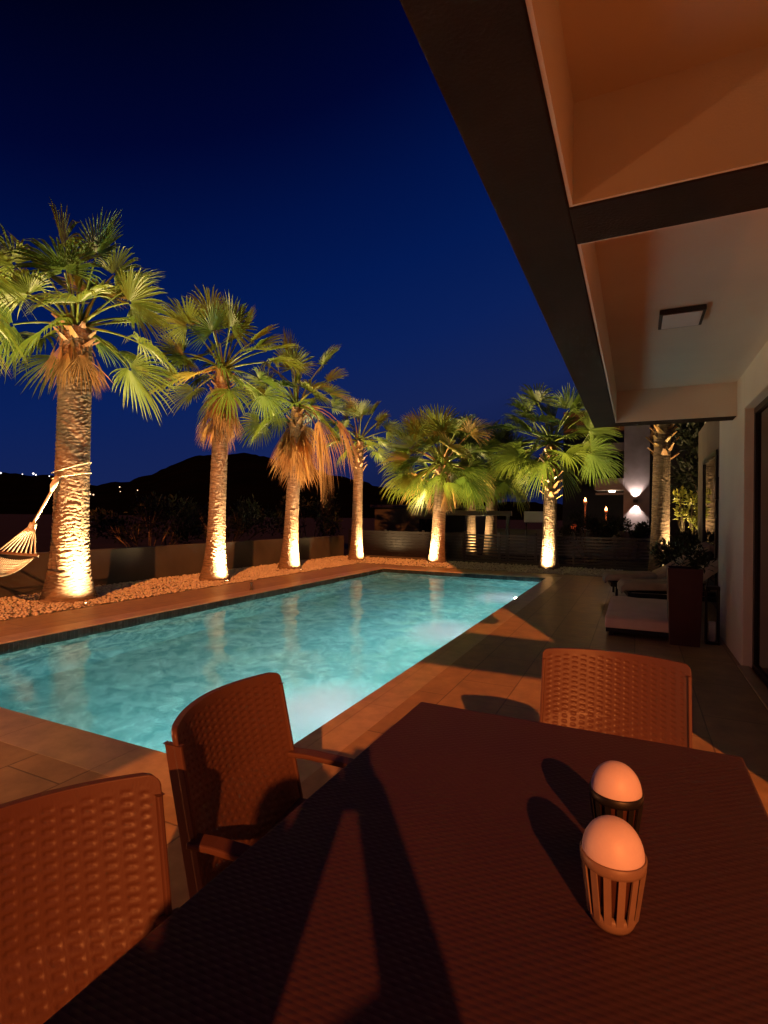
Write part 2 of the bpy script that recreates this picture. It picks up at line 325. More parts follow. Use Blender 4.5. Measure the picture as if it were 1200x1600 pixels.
# ---------------------------------------------------------------- palms
def frond(mb, age, org, az, el, Lp, Rb, n=34, span=R_(112), droop=.5, sag=.25, fold=.35, a0=.2, twist=0.0, rr=random, pr=.016):
    d = Vector((cos(el)*cos(az), cos(el)*sin(az), sin(el))); hor = Vector((cos(az), sin(az), 0)); p = Vector(org); pts = [p.copy()]; e = el
    for i in range(5):
        e -= droop/5; d = hor*cos(e)+Vector((0, 0, 1))*sin(e); p = p+d*Lp/5; pts.append(p.copy())
    nv = len(mb.v); mb.tube(pts, [pr*1.9, pr*1.5, pr*1.2, pr, pr*.9, pr*.8], 5, cap=False); age += [min(1, a0+.12)]*(len(mb.v)-nv)
    s = d.cross(Vector((0, 0, 1)));
    if s.length < .05: s = Vector((-sin(az), cos(az), 0))
    s.normalize(); nn = s.cross(d).normalized()
    s, nn = s*cos(twist)+nn*sin(twist), nn*cos(twist)-s*sin(twist)
    da = 2*span/n; vs = []; fs = []; ag = []
    for i in range(n):
        a = -span+da*(i+.5); L = Rb*(.70+.30*cos(a*.9))*rr.uniform(.93, 1.05)
        ev = d*cos(a)+s*sin(a)+nn*(fold*abs(sin(a))); wv = (-d*sin(a)+s*cos(a)); jit = rr.uniform(-.04, .04)
        lsag = sag*rr.uniform(.75, 1.35); base = len(vs)
        for q, wf in ((.05, 1), (.30, 1), (.55, .96), (.78, .5)):
            r_ = L*q; hw = (r_*da/2 if q <= .3 else L*.3*da/2*(1+(q-.3)*2.2))*wf*1.04
            c = p+ev*r_-Vector((0, 0, 1))*(lsag*Rb*q*q*(1 if q < .6 else 1.15))+wv*jit*r_*(q > .5)
            vs += [c-wv*hw, c+nn*hw*.75, c+wv*hw]; ag += [a0-.05, a0, a0-.05]
        vs.append(p+ev*L*.98-Vector((0, 0, 1))*(lsag*Rb*1.45)+wv*jit*L*1.5); ag.append(min(1, a0+.35*rr.random()))
        for k in range(3):
            o_ = base+k*3; fs += [(o_, o_+1, o_+4, o_+3), (o_+1, o_+2, o_+5, o_+4)]
        o_ = base+9; fs += [(o_, o_+1, o_+3), (o_+1, o_+2, o_+3)]
    mb.add(vs, fs, False); age += ag

def trunk_mesh(base, H, r0, r1, top, seed, root, zr=1.0):
    rg = np.random.RandomState(seed); nz = int(H/.012); na = 72
    z = np.linspace(-.05, H, nz); a = np.linspace(0, 2*pi, na, endpoint=False); ZZ, AA = np.meshgrid(z, a)
    rad = r1-.022+(r0-r1)*np.exp(-np.maximum(ZZ, 0)/(.42*zr)) + (.03*(1-ZZ/H))
    ph = sum(rg.uniform(.5, 1)*np.sin(AA*f+rg.uniform(0, 6.28)+ZZ*rg.uniform(-1.5, 1.5)) for f in (1, 2, 3, 5, 7, 11))*.55
    per = .060
    u = ZZ/per + ph*.55 + .5*np.sin(ZZ*7+seed)+.3*np.sin(ZZ*23+AA*2)
    ridge = (u % 1.0); hgt = np.where(ridge < .75, ridge/.75, (1-ridge)/.25)
    cut = (np.sin(AA*13+np.floor(u)*2.4+rg.uniform(0, 6))+np.sin(AA*21+np.floor(u)*1.3)) > 1.1
    rad = rad + (.0095+.022*r1)*hgt*np.where(cut, .2, 1) + .004*rg.randn(*rad.shape)*.6 + .01*np.sin(AA*2+seed)
    tx, ty = top; k = np.clip(ZZ/H, 0, 1)
    P = np.stack([rad*np.cos(AA)+tx*k, rad*np.sin(AA)+ty*k, ZZ], -1)
    return grid_mesh(P, 'trunk', M['bark'], root, close_u=True)

def boots(mb, age, c0, z0, z1, r, seed, n=40, big=1.0):
    rr = random.Random(seed)
    for k in range(n):
        f = k/n; z = z0+(z1-z0)*f; az = k*2.399+rr.uniform(-.2, .2); o = Vector((c0[0]+cos(az)*r*.8, c0[1]+sin(az)*r*.8, z))
        d = Vector((cos(az)*.75, sin(az)*.75, .9+rr.uniform(-.25, .3))).normalized(); L = rr.uniform(.12, .26)*big; s = Vector((-sin(az), cos(az), 0)); d = (d+s*rr.uniform(-.5, .5)).normalized()
        nn = s.cross(d).normalized(); vs = []
        for q, hw in ((0, .075), (.5, .05), (1, .028)):
            c = o+d*L*q+Vector((cos(az), sin(az), 0))*.03*q
            vs += [c-s*hw*big+nn*.002, c+nn*.022*big, c+s*hw*big+nn*.002, c-nn*.016*big]
        fs = []
        for i in range(2):
            for j in range(4): fs.append((i*4+j, i*4+(j+1) % 4, (i+1)*4+(j+1) % 4, (i+1)*4+j))
        fs.append((8, 9, 10, 11)); a_ = rr.uniform(.8, 1); age += [a_]*12; mb.add(vs, fs, False)

def palm(pos, H, r0, r1, top, label, seed, nf=26, Rb=.75, Lp=.95, elmax=82, elmin=-38, skirt=None, boot=None, live0=0.0, yellow=0.1, zc=0.15, extra=(), name='palm_tree', seg=34):
    rr = random.Random(seed); root = thing(name, (pos[0], pos[1], 0), label, 'palm tree', 'fan palms around the pool')
    trunk_mesh(pos, H, r0, r1, top, seed, root)
    c = Vector((top[0], top[1], H))
    mb = MB(); age = []
    for k in range(nf):
        f = (k+.5)/nf; el = R_(elmax+(elmin-elmax)*f**.85)+rr.uniform(-.12, .12); az = k*2.39996+seed+rr.uniform(-.25, .25)
        a0 = .05+.3*rr.random()+(.55*rr.random() if rr.random() < yellow or (f > .85 and rr.random() < .35) else 0)
        frond(mb, age, c+Vector((cos(az)*r1*.5, sin(az)*r1*.5, zc*(1-f))), az, el, Lp*rr.uniform(.75, 1.1)*(1+.12*max(0, el)), Rb*rr.uniform(.85, 1.08), n=seg, span=R_(rr.uniform(95, 125)), droop=rr.uniform(.15, .55), sag=rr.uniform(.02, .22)+.1*f, fold=rr.uniform(.05, .45), a0=min(a0, .95), twist=rr.uniform(-1.0, 1.0), rr=rr)
    for (az, el, lp, rb, a0) in extra:
        frond(mb, age, c, az, el, lp, rb, n=seg, span=R_(60 if a0 > .8 else 110), droop=1.1 if a0 > .8 else .4, sag=.9 if a0 > .8 else .3, fold=.3, a0=a0, rr=rr)
    # unopened spear leaves
    for k in range(3):
        az = rr.uniform(0, 6.28); frond(mb, age, c+Vector((0, 0, .1)), az, R_(84), .5, Rb*.8, n=12, span=R_(14), droop=.05, sag=.02, fold=.1, a0=.3, rr=rr)
    mb.build('crown', M['frond'], root, attr=age)
    if skirt:
        n, z0, z1, L, rs_ = skirt; mb = MB(); age = []
        for k in range(n):
            az = k*2.39996+rr.uniform(-.3, .3); z = z0+(z1-z0)*rr.random(); q = z/H
            frond(mb, age, (top[0]*q+cos(az)*r1*.9, top[1]*q+sin(az)*r1*.9, z), az, R_(rr.uniform(-78, -35)), rs_*rr.uniform(.6, 1.1), L*rr.uniform(.7, 1.1), n=16, span=R_(rr.uniform(18, 42)), droop=R_(35), sag=.10, fold=.5, a0=rr.uniform(.86, 1), rr=rr, pr=.012)
        mb.build('dead_frond_skirt', M['frond'], root, attr=age)
    if boot:
        n, z0, z1, big = boot; mb = MB(); age = []; boots(mb, age, (top[0]*z1/H, top[1]*z1/H), z0, z1, r1+.02, seed, n, big); mb.build('leaf_bases', M['frond'], root, attr=age)
    return root

LAMPW = 2700
def uplight(x, y, tgt, label, power=LAMPW, size=82, group='ground spotlights under the palms', col=(1, .66, .30), name='ground_spotlight', z=.03):
    root = thing(name, (x, y, 0), label, 'spotlight', group)
    b = MB(); b.lathe([(.0, .0), (.045, .0), (.055, .01), (.055, .028), (.046, .034), (.040, .026), (.0, .024)], n=20); b.build('housing', M['blackmetal'], root)
    b = MB(); b.lathe([(.0, .027), (.038, .0275)], n=20); b.build('lens', M['lens'], root)
    l = bpy.data.lights.new('spot_lamp', 'SPOT'); l.energy = power; l.color = col; l.spot_size = R_(size); l.spot_blend = .9; l.shadow_soft_size = .035
    lo = bpy.data.objects.new('spot_lamp', l); COL.objects.link(lo); lo.parent = root; lo.location = (0, 0, z+.02)
    d = Vector(tgt)-Vector((x, y, z+.02)); lo.rotation_euler = d.to_track_quat('-Z', 'Y').to_euler()
    if size > 75:                       # the wide spill round the beam
        l2 = bpy.data.lights.new('spill_lamp', 'SPOT'); l2.energy = power*.30; l2.color = col; l2.spot_size = R_(168); l2.spot_blend = 1.0; l2.shadow_soft_size = .035
        l3 = bpy.data.objects.new('spill_lamp', l2); COL.objects.link(l3); l3.parent = root; l3.location = (0, 0, z+.02); l3.rotation_euler = (pi, 0, 0)
    return root
M['lens'] = mat('glowing_lens', (1, .8, .5), .3, emit=(1, .72, .38), estr=40)

PI2 = pi/2
palm((-8.3, 2.6), 4.3, .38, .22, (.05, 0), 'fan palm cut off by the left edge of the photo, only its frond tips showing', 21, nf=26, Rb=.8, Lp=.9, skirt=(14, 3.6, 4.1, .6, .15),
     extra=((.75, .25, 1.3, .85, .3), (.95, .0, 1.3, .85, .3), (.6, -.2, 1.3, .85, .55)))
palm((-8.19, 5.56), 4.35, .40, .235, (.05, .02), 'tallest thick fan palm nearest the camera, with the hammock rope round its trunk', 5, nf=23, Rb=.85, Lp=.86, elmax=88, elmin=-14, yellow=.08, skirt=(20, 3.95, 4.25, .62, .16), boot=(16, 4.05, 4.4, .8))
palm((-8.10, 8.72), 4.45, .32, .165, (.10, .05), 'slender fan palm second from the left, with a shaggy brown collar under the crown', 11, nf=25, Rb=.80, Lp=.88, elmax=88, elmin=-24, yellow=.12, skirt=(44, 3.35, 4.2, .62, .10), boot=(26, 3.7, 4.4, .8))
palm((-8.14, 11.48), 4.2, .31, .17, (.14, .06), 'fan palm with the longest skirt of dead brown fronds, between two green ones', 17, nf=22, Rb=.80, Lp=.90, elmax=88, elmin=-22, yellow=.15, skirt=(52, 3.1, 3.9, .95, .12), boot=(18, 3.6, 4.2, .8),
     extra=((.15, .35, 1.2, .8, .97), (.5, .3, 1.1, .8, .93), (-.3, .2, 1.0, .8, .9), (.2, -.2, .9, .8, .88)))
palm((-8.05, 14.98), 3.75, .27, .16, (.05, 0), 'smallest fan palm in the far left corner of the gravel', 23, nf=18, Rb=.66, Lp=.75, elmin=-15, boot=(34, 2.85, 3.7, .75))
palm((-5.52, 15.47), 2.95, .28, .20, (.12, .05), 'bushy low fan palm leaning left behind the far end of the pool', 29, nf=58, Rb=.92, Lp=.98, elmin=-30, yellow=.12, skirt=(9, 2.35, 2.75, .72, .3), boot=(12, 2.6, 2.9, .7))
palm((-2.18, 15.40), 3.45, .29, .175, (.03, .02), 'fan palm at the far right pool corner with rough leaf stubs on its trunk', 31, nf=32, Rb=.95, Lp=.98, elmin=-28, yellow=.05, boot=(46, 1.95, 3.3, .95))
palm((.55, 15.25), 4.75, .27, .205, (.05, 0), 'fan palm behind the loungers, crown partly hidden by the porch roof', 37, nf=18, Rb=.8, Lp=.9, elmin=-5, skirt=(6, 3.75, 4.0, .3, .12), boot=(40, 2.95, 4.6, 1.15))
palm((-5.55, 19.2), 3.3, .27, .20, (0, 0), 'left one of the two palms standing beyond the slatted fence', 41, nf=26, Rb=.9, Lp=.95, skirt=(10, 2.5, 3.1, .6, .2))
palm((-4.85, 19.4), 3.1, .27, .20, (.1, 0), 'right one of the two palms standing beyond the slatted fence', 43, nf=26, Rb=.9, Lp=.95, skirt=(10, 2.5, 3.0, .6, .2))
ups = [(-7.62, 2.50, (-8.1, 3, 4.4), 'spotlight under the palm cut off by the left edge'), (-7.58, 5.44, (-8.05, 5.58, 4.0), 'glowing spotlight at the foot of the tallest palm'), (-7.67, 8.62, (-7.98, 8.75, 4.2), 'glowing spotlight at the foot of the second palm from the left'),
       (-7.71, 11.38, (-8.0, 11.5, 4.0), 'glowing spotlight at the foot of the palm with the long dead skirt'), (-7.69, 14.84, (-8.0, 14.98, 3.6), 'glowing spotlight at the foot of the smallest corner palm'),
       (-5.60, 15.06, (-5.45, 15.5, 3.2), 'glowing spotlight at the foot of the bushy leaning palm'), (-2.20, 14.98, (-2.15, 15.4, 3.4), 'glowing spotlight at the foot of the palm by the far right pool corner'),
       (.98, 15.0, (.6, 15.3, 4.4), 'spotlight hidden behind the loungers at the foot of the right palm'), (-5.2, 18.75, (-5.2, 19.3, 3.4), 'spotlight beyond the slatted fence between the two palms')]
for i, (x, y, tg, lab) in enumerate(ups):
    uplight(x, y, tg, lab, power=LAMPW*(.22 if i == 8 else .6 if i == 7 else .8 if i in (4,) else 1))

# ---------------------------------------------------------------- garden wall and fence
b = MB(); b.box(-9.45, -9.25, -7, 16.3, -.05, .70); o = b.build('garden_wall', M['wall_grey'], bevel=.01); tag(o, 'low rendered garden wall running behind the left row of palms', 'wall')
def fence(x0, x1, y, z0, z1, label, np_, gap=.028, pitch=.092):
    root = thing('slatted_fence', (x0, y, 0), label, 'fence'); b = MB(); z = z0+.04
    while z+pitch-gap < z1: b.box(0, x1-x0, -.012, .012, z, z+pitch-gap); z += pitch
    b.build('slats', M['fence'], root, bevel=.003)
    for k in range(np_):
        b = MB(); xx = (x1-x0)*k/(np_-1); b.box(xx-.035, xx+.035, .014, .075, -.03, z1+.02); b.build('post', M['fence'], root, bevel=.004)
    b = MB(); b.box(0, x1-x0, -.03, .08, -.03, z0+.02); b.build('kerb', M['wall_grey'], root)
    return root
fence(-9.0, -4.9, 16.2, .05, .93, 'dark slatted fence section at the back left, nearly closed slats', 4, gap=.010)
fence(-4.85, .55, 16.2, .05, .93, 'dark slatted fence section behind the right palms with light showing through', 6, gap=.034)
# open timber frame beyond the fence
root = thing('pergola_frame', (-3.75, 17.3, 0), 'dark timber beam on a post standing just beyond the fence', 'pergola')
b = MB(); b.box(-2.3, .12, -.06, .06, 1.46, 1.62); b.build('beam', M['fence'], root, bevel=.006)
for px in (0, -2.2):
    b = MB(); b.box(px-.05, px+.05, -.05, .05, -.03, 1.46); b.build('post', M['fence'], root, bevel=.006)
root = thing('garden_building', (-7.6, 19.8, 0), 'low dark brown outbuilding beyond the back left fence', 'building')
b = MB(); b.box(-2.2, 1.9, 0, 3, -.03, 1.75); b.build('wall', M['neighbour_dark'], root, bevel=.01)
b = MB(); b.box(-2.35, 2.05, -.15, 3.1, 1.75, 1.86); b.build('roof', M['fence'], root, bevel=.01)
b = MB(); b.box(-.2, .5, -.02, .01, .6, 1.3); w_ = b.build('window', M['darkglass'], root)
b = MB(); b.box(-.24, .54, -.035, -.021, .56, .6); b.box(-.24, .54, -.035, -.021, 1.3, 1.34); b.box(-.24, -.2, -.035, -.021, .6, 1.3); b.box(.5, .54, -.035, -.021, .6, 1.3); b.build('frame', M['fence'], w_)
b = MB(); b.box(-5.0, .75, 20.5, 20.68, -.03, .98); o = b.build('terrace_wall', M['neighbour'], bevel=.01); tag(o, 'pale low terrace wall of the neighbouring garden above the fence line', 'wall')
root = thing('white_cabinet', (-3.05, 18.2, 0), 'small white panel on legs to the left of the palm at the far right corner', 'cabinet')
b = MB(); b.box(-.33, .33, -.12, .12, 1.26, 1.62); b.build('panel', M['white'], root, bevel=.012)
for px in (-.27, .27):
    b = MB(); b.box(px-.02, px+.02, -.02, .02, -.03, 1.26); b.build('leg', M['blackmetal'], root)

# ---------------------------------------------------------------- neighbour's house
root = thing('neighbour_house', (0, 22, 0), 'neighbouring house with a lit grey pillar and a lamp glowing under its balcony', 'house')
b = MB(); b.box(-.43, .45, 0, .5, -.03, 6.2); b.build('pillar', M['neighbour'], root, bevel=.01)
b = MB(); b.box(-3.0, 4.0, 3.2, 3.5, -.03, 6.2); b.build('wall', M['neighbour_dark'], root)
b = MB(); b.box(.45, 4.0, .2, .45, -.03, 6.2); b.build('side_wall', M['neighbour_dark'], root)
b = MB(); b.box(-1.45, -.432, .05, 3.2, 2.52, 2.60); b.box(-1.45, -.432, -.02, .05, 2.50, 2.95); b.box(-1.42, -.434, .02, .07, 2.32, 2.40); bl = b.build('balcony', M['neighbour'], root, bevel=.008)
b = MB(); b.box(-1.9, -.432, .4, 3.2, 4.05, 4.35); b.build('soffit', M['neighbour'], root)
b = MB(); b.box(-1.36, -.5, .9, .94, 3.0, 3.95); b.build('window', M['darkglass'], root)
b = MB(); b.lathe([(.0, -.05), (.10, -.05), (.11, -.02), (.11, 0)], (-.85, .55, 2.50), 20); b.build('ceiling_lamp', mat('glowing_lamp', (1, .9, .7), .3, emit=(1, .74, .45), estr=30), root)
l = bpy.data.lights.new('balcony_light', 'POINT'); l.energy = 14; l.color = (1, .72, .45); l.shadow_soft_size = .08; lo = bpy.data.objects.new('balcony_light', l); COL.objects.link(lo); lo.parent = root; lo.location = (-.85, .45, 2.30)
sc_ = MB(); sc_.box(-.10, .06, -.11, 0, 2.02, 2.14); sc_.build('wall_sconce', M['blackmetal'], root, bevel=.006)
for s_, nm in ((1, 'upper_light'), (-1, 'lower_light')):
    l = bpy.data.lights.new(nm, 'SPOT'); l.energy = 190; l.color = (1, .74, .62); l.spot_size = R_(85); l.spot_blend = .6; l.shadow_soft_size = .02
    lo = bpy.data.objects.new(nm, l); COL.objects.link(lo); lo.parent = root; lo.location = (-.02, -.09, 2.08+s_*.08); lo.rotation_euler = Vector((0, .12, s_)).to_track_quat('-Z', 'Y').to_euler()

# torch-like patio lamps
def torch(x, y, h, label):
    root = thing('patio_torch', (x, y, 0), label, 'lamp', 'warm torches in the neighbouring garden')
    b = MB(); b.tube([(0, 0, -.03), (0, 0, h-.12)], .022, 8); b.build('pole', M['torchwood'], root)
    b = MB(); b.lathe([(.03, -.14), (.07, -.06), (.075, 0), (.06, .0)], (0, 0, h), 12); b.build('bowl', M['torchwood'], root)
    b = MB(); b.lathe([(.0, -.03), (.035, -.01), (.042, .03), (.02, .09), (.0, .14)], (0, 0, h), 12); b.build('flame', M['flame'], root)
    l = bpy.data.lights.new('flame_light', 'POINT'); l.energy = 9; l.color = (1, .33, .1); l.shadow_soft_size = .05; lo = bpy.data.objects.new('flame_light', l); COL.objects.link(lo); lo.parent = root; lo.location = (0, -.12, h+.1)
M['torchwood'] = mat('torch_wood', (.35, .16, .09), .6)
M['flame'] = mat('flame_glow', (1, .5, .2), .5, emit=(1, .38, .12), estr=16)
torch(-1.62, 20.0, 2.02, 'left and taller torch glowing orange over the neighbouring bushes')
torch(-1.0, 21.3, 1.72, 'right and lower torch glowing orange left of the lit pillar')

# red ball and towel lying on the terrace wall
b = MB(); b.lathe([(.11*sin(pi*k/12), .11-.11*cos(pi*k/12)) for k in range(13)], (-2.05, 20.58, .98), 20); o = b.build('ball', mat('red_ball', (.7, .12, .05), .45, emit=(1, .12, .03), estr=.25))  # weak emission added to the ball, which is no light source
tag(o, 'orange red ball with an added faint glow on the neighbouring terrace wall', 'lamp')  # listed as a lamp, but it is a ball with emission added
b = MB(); b.lathe([(.0, .0), (.14, .0), (.17, .05), (.15, .09), (.0, .1)], (-1.78, 20.58, .98), 16); o = b.build('bowl', M['white']); tag(o, 'white bowl beside the orange red ball on the terrace wall', 'bowl')

# ---------------------------------------------------------------- shrubs
def leaves(mb, age, c, rad, n, size, rr, long=1.0):
    for k in range(n):
        while True:
            v = Vector((rr.uniform(-1, 1), rr.uniform(-1, 1), rr.uniform(-1, 1)))
            if v.length < 1: break
        v = v*(.55+.45*rr.random()); p = Vector((c[0]+v.x*rad[0], c[1]+v.y*rad[1], c[2]+v.z*rad[2]))
        d = (Vector((v.x, v.y, v.z+.5))+Vector((rr.uniform(-1, 1), rr.uniform(-1, 1), rr.uniform(-1, 1)))*.8).normalized(); s = d.cross(Vector((rr.uniform(-1, 1), rr.uniform(-1, 1), 1))).normalized(); L = size*rr.uniform(.6, 1.3)
        w_ = L*.22/long; nn = s.cross(d)
        mb.add([p, p+d*L*.45-s*w_+nn*.1*L, p+d*L, p+d*L*.45+s*w_+nn*.1*L], [(0, 1, 2, 3)]); a_ = rr.random(); age += [a_]*4
def shrub(x, y, clumps, n, size, label, seed, mt='leaf', name='shrub', cat='shrub', group=None, long=1.0, z=0):
    rr = random.Random(seed); root = thing(name, (x, y, z), label, cat, group); mb = MB(); age = []; st = MB()
    for (cx, cy, cz, rx, ry, rz) in clumps:
        leaves(mb, age, (cx, cy, cz), (rx, ry, rz), n, size, rr, long)
        st.tube([(cx*.15, cy*.15, -.05), (cx*.5, cy*.5, cz*.5), (cx, cy, cz)], [.025, .018, .008], 6)
        for q in range(4):
            st.tube([(cx*.6, cy*.6, cz*.6), (cx+rr.uniform(-.7, .7)*rx, cy+rr.uniform(-.7, .7)*ry, cz+rr.uniform(-.2, .8)*rz)], [.012, .004], 5)
    mb.build('foliage', M[mt], root, attr=age); st.build('stems' if cat != 'tree' else 'trunk', M['bark'], root); return root
def rc(seed, n, w_, d, h0, h1, r):
    q = random.Random(seed); return [(q.uniform(-w_, w_), q.uniform(-d, d), q.uniform(h0, h1), r*q.uniform(.7, 1.3), r*q.uniform(.7, 1.2), r*q.uniform(.7, 1.1)) for _ in range(n)]
lab = ['dark bush behind the garden wall beside the hammock', 'dark bush behind the garden wall left of the second palm', 'dark bush behind the garden wall right of the second palm', 'dark bush behind the garden wall near the corner palm']
for i, (x, y) in enumerate([(-11.6, 4.6), (-12.0, 10.4), (-11.8, 13.2), (-11.4, 17.4)]):
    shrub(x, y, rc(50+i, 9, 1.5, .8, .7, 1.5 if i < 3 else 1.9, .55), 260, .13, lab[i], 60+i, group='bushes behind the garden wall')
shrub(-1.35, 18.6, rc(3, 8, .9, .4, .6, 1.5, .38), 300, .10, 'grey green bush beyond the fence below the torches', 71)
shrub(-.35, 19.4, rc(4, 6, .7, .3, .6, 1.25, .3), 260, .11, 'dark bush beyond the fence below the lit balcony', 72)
# spiky plant in front of the lit pillar
rr = random.Random(9); root = thing('spiky_plant', (.05, 20.2, 0), 'spiky leaved plant silhouetted in front of the lit pillar', 'plant'); mb = MB(); age = []
for k in range(34):
    a = k*2.4; el = rr.uniform(.15, 1.3); d = Vector((cos(a)*cos(el), sin(a)*cos(el), sin(el))); s = Vector((-sin(a), cos(a), 0)); L = rr.uniform(.35, .6); o = Vector((rr.uniform(-.25, .25), rr.uniform(-.1, .1), .85))
    mb.add([o-s*.02, o+s*.02, o+d*L*.6+s*.028, o+d*L*.6-s*.028, o+d*L-Vector((0, 0, .08))], [(0, 1, 2, 3), (3, 2, 4)]); age += [rr.random()*.4]*5
mb.build('foliage', M['leaf'], root, attr=age); b = MB(); b.tube([(0, 0, -.03), (.02, 0, .5), (0, 0, .9)], [.06, .05, .05], 8); b.build('stem', M['bark'], root)
shrub(2.1, 17.6, [(0, 0, 1.6, .9, .7, 1.1), (.3, .2, 3.0, 1.0, .8, 1.1), (-.5, 0, 2.6, .8, .6, 1.0), (.2, .1, 4.2, .9, .7, 1.0), (-.6, .1, 3.9, .6, .5, .8)], 900, .17, 'dark tree standing behind the house at the right of the lit pillar', 91, name='dark_tree', cat='tree')
# yellow-lit shrub by the house and its own spotlight
shrub(1.05, 14.1, [(-.12, 0, 1.95, .17, .16, .22), (.13, -.02, 1.85, .15, .14, .18), (-.10, 0, 1.55, .17, .15, .20), (.16, 0, 1.35, .13, .12, .16), (.28, .05, 1.6, .09, .1, .12)], 95, .11, 'airy leafy shrub lit yellow between the right palm and the house wall', 81, mt='litleaf', name='lit_shrub')
uplight(1.0, 13.75, (1.08, 14.1, 1.7), 'spotlight under the yellow lit shrub by the house wall', power=160, size=60, col=(1, .78, .3))
shrub(.95, 12.6, rc(8, 7, .45, .3, .5, 1.05, .3), 260, .11, 'dark low shrub behind the loungers against the house', 82)

# ---------------------------------------------------------------- the villa: porch roof, wall, door
root = thing('villa', (0, 0, 0), 'villa with a beamed porch roof over the table and a dark glass door', 'house')
HB, HC = 2.5, 2.86
b = MB(); b.box(-.46, -.222, -.9, 6.82, HB, 3.05); b.build('outer_beam', M['plaster_dark'], root, bevel=.006)
for (ya, yb, xb) in ((-.22, .33, 2.6), (1.95, 2.22, .94), (6.58, 6.82, .94)):
    b = MB(); b.box(-.222, xb, ya, yb, HB, 3.0); b.build('cross_beam', M['plaster_dark'], root, bevel=.005)
def recess(xa, xb, ya, yb, nm, nearfull=True):    # cream lined ceiling recess between the beams
    b = MB(); t_ = .012
    b.box(xa, xb, ya, yb, HC, 3.02)
    b.box(xa, xa+t_, ya, yb, HB+.006, HC); b.box(xa+t_, xb, ya, ya+t_, HB+.006, HC); b.box(xa+t_, xb, yb-t_, yb, HB+.006, HC)
    return b.build(nm, M['plaster'], root)
recess(-.220, .62, .332, 1.948, 'near_ceiling'); b = MB(); b.box(.622, .66, .332, 1.948, HB+.003, 3.0); b.build('sun_shield_board', M['plaster'], root); recess(-.220, .94, 2.222, 6.578, 'ceiling')  # board added out of view to keep the sun off the near recess
b = MB(); b.box(-.46, 4.6, 2.1, 6.82, 3.05, 3.25); b.build('roof_slab', M['plaster'], root)
b = MB(); b.box(1.25, 9.5, 3.0, 12.6, 3.26, 11.5); b.build('sun_block', M['plaster'], root)  # unseen block added to keep the sun off the neighbouring house
b = MB(); DW0, DW1, DT = 3.3, 6.15, 2.50
b.box(.94, 1.14, DW1, 7.85, -.01, 3.05); b.box(.94, 1.14, 2.96, DW0, -.01, 3.05); b.box(.94, 1.14, DW0, DW1, DT, 3.05); b.box(1.14, 4.6, 2.96, 3.16, -.01, 3.05)
b.build('wall', M['plaster'], root, bevel=.008)
dr = MB(); dr.box(1.02, 1.08, DW0, DW1, .0, .05); dr.box(1.02, 1.08, DW0, DW1, DT-.06, DT); dr.box(1.02, 1.08, DW1-.06, DW1, .05, DT-.06); dr.box(1.02, 1.08, DW0, DW0+.06, .05, DT-.06); dr.box(1.02, 1.08, 4.68, 4.76, .05, DT-.06)
d_ = dr.build('sliding_door', M['blackmetal'], root, bevel=.004)
b = MB(); b.box(1.045, 1.055, DW0+.06, 4.68, .05, DT-.06); b.box(1.045, 1.055, 4.76, DW1-.06, .05, DT-.06); b.build('pane', M['darkglass'], d_)
b = MB(); b.box(.90, 1.0, DW0-.2, DW1, .0, .018); b.build('door_sill', M['coping'], root, bevel=.004)
b = MB(); b.box(1.14, 4.6, 7.65, 7.85, -.01, 3.05); b.box(1.17, 1.4, 7.86, 12.9, -.01, 3.25); b.build('rear_wall', mat('shaded_plaster', (.15, .115, .085), .9, (.12, .09, .065), 2, .2, 80), root, bevel=.008)  # darker copy of the plaster, the shade is put into its colour
b = MB(); b.box(1.155, 1.169, 9.9, 11.6, .4, 2.45); w_ = b.build('window', M['darkglass'], root)
b = MB(); b.box(1.13, 1.154, 9.82, 9.9, .32, 2.53); b.box(1.13, 1.154, 11.6, 11.68, .32, 2.53); b.box(1.13, 1.154, 9.9, 11.6, 2.45, 2.53); b.box(1.13, 1.154, 9.9, 11.6, .32, .4); b.build('frame', M['blackmetal'], w_)
b = MB(); b.box(1.05, 1.168, 9.15, 9.35, 1.72, 2.05); b.build('wall_sconce', M['blackmetal'], root, bevel=.008)
b = MB(); b.box(-3.5, .05, -5.2, -2.7, 2.5, 2.7); b.build('deck_shade_slab', M['plaster_dark'], root)  # unseen slab on posts, added to shade the near left deck
for px in (-3.4, -.1):
    b = MB(); b.box(px-.06, px+.06, -5.1, -4.98, 0, 2.5); b.build('shade_slab_post', M['plaster_dark'], root)
# ceiling light fitting
lr = thing('ceiling_light', (.275, 4.27, HC), 'unlit square ceiling light with a black frame on the porch ceiling', 'ceiling light')
b = MB(); b.box(-.14, .14, -.165, .165, -.036, -.001); b.build('frame', M['blackmetal'], lr, bevel=.006)
b = MB(); b.box(-.119, .119, -.144, .144, -.040, -.0365); b.build('diffuser', M['white'], lr, bevel=.002)

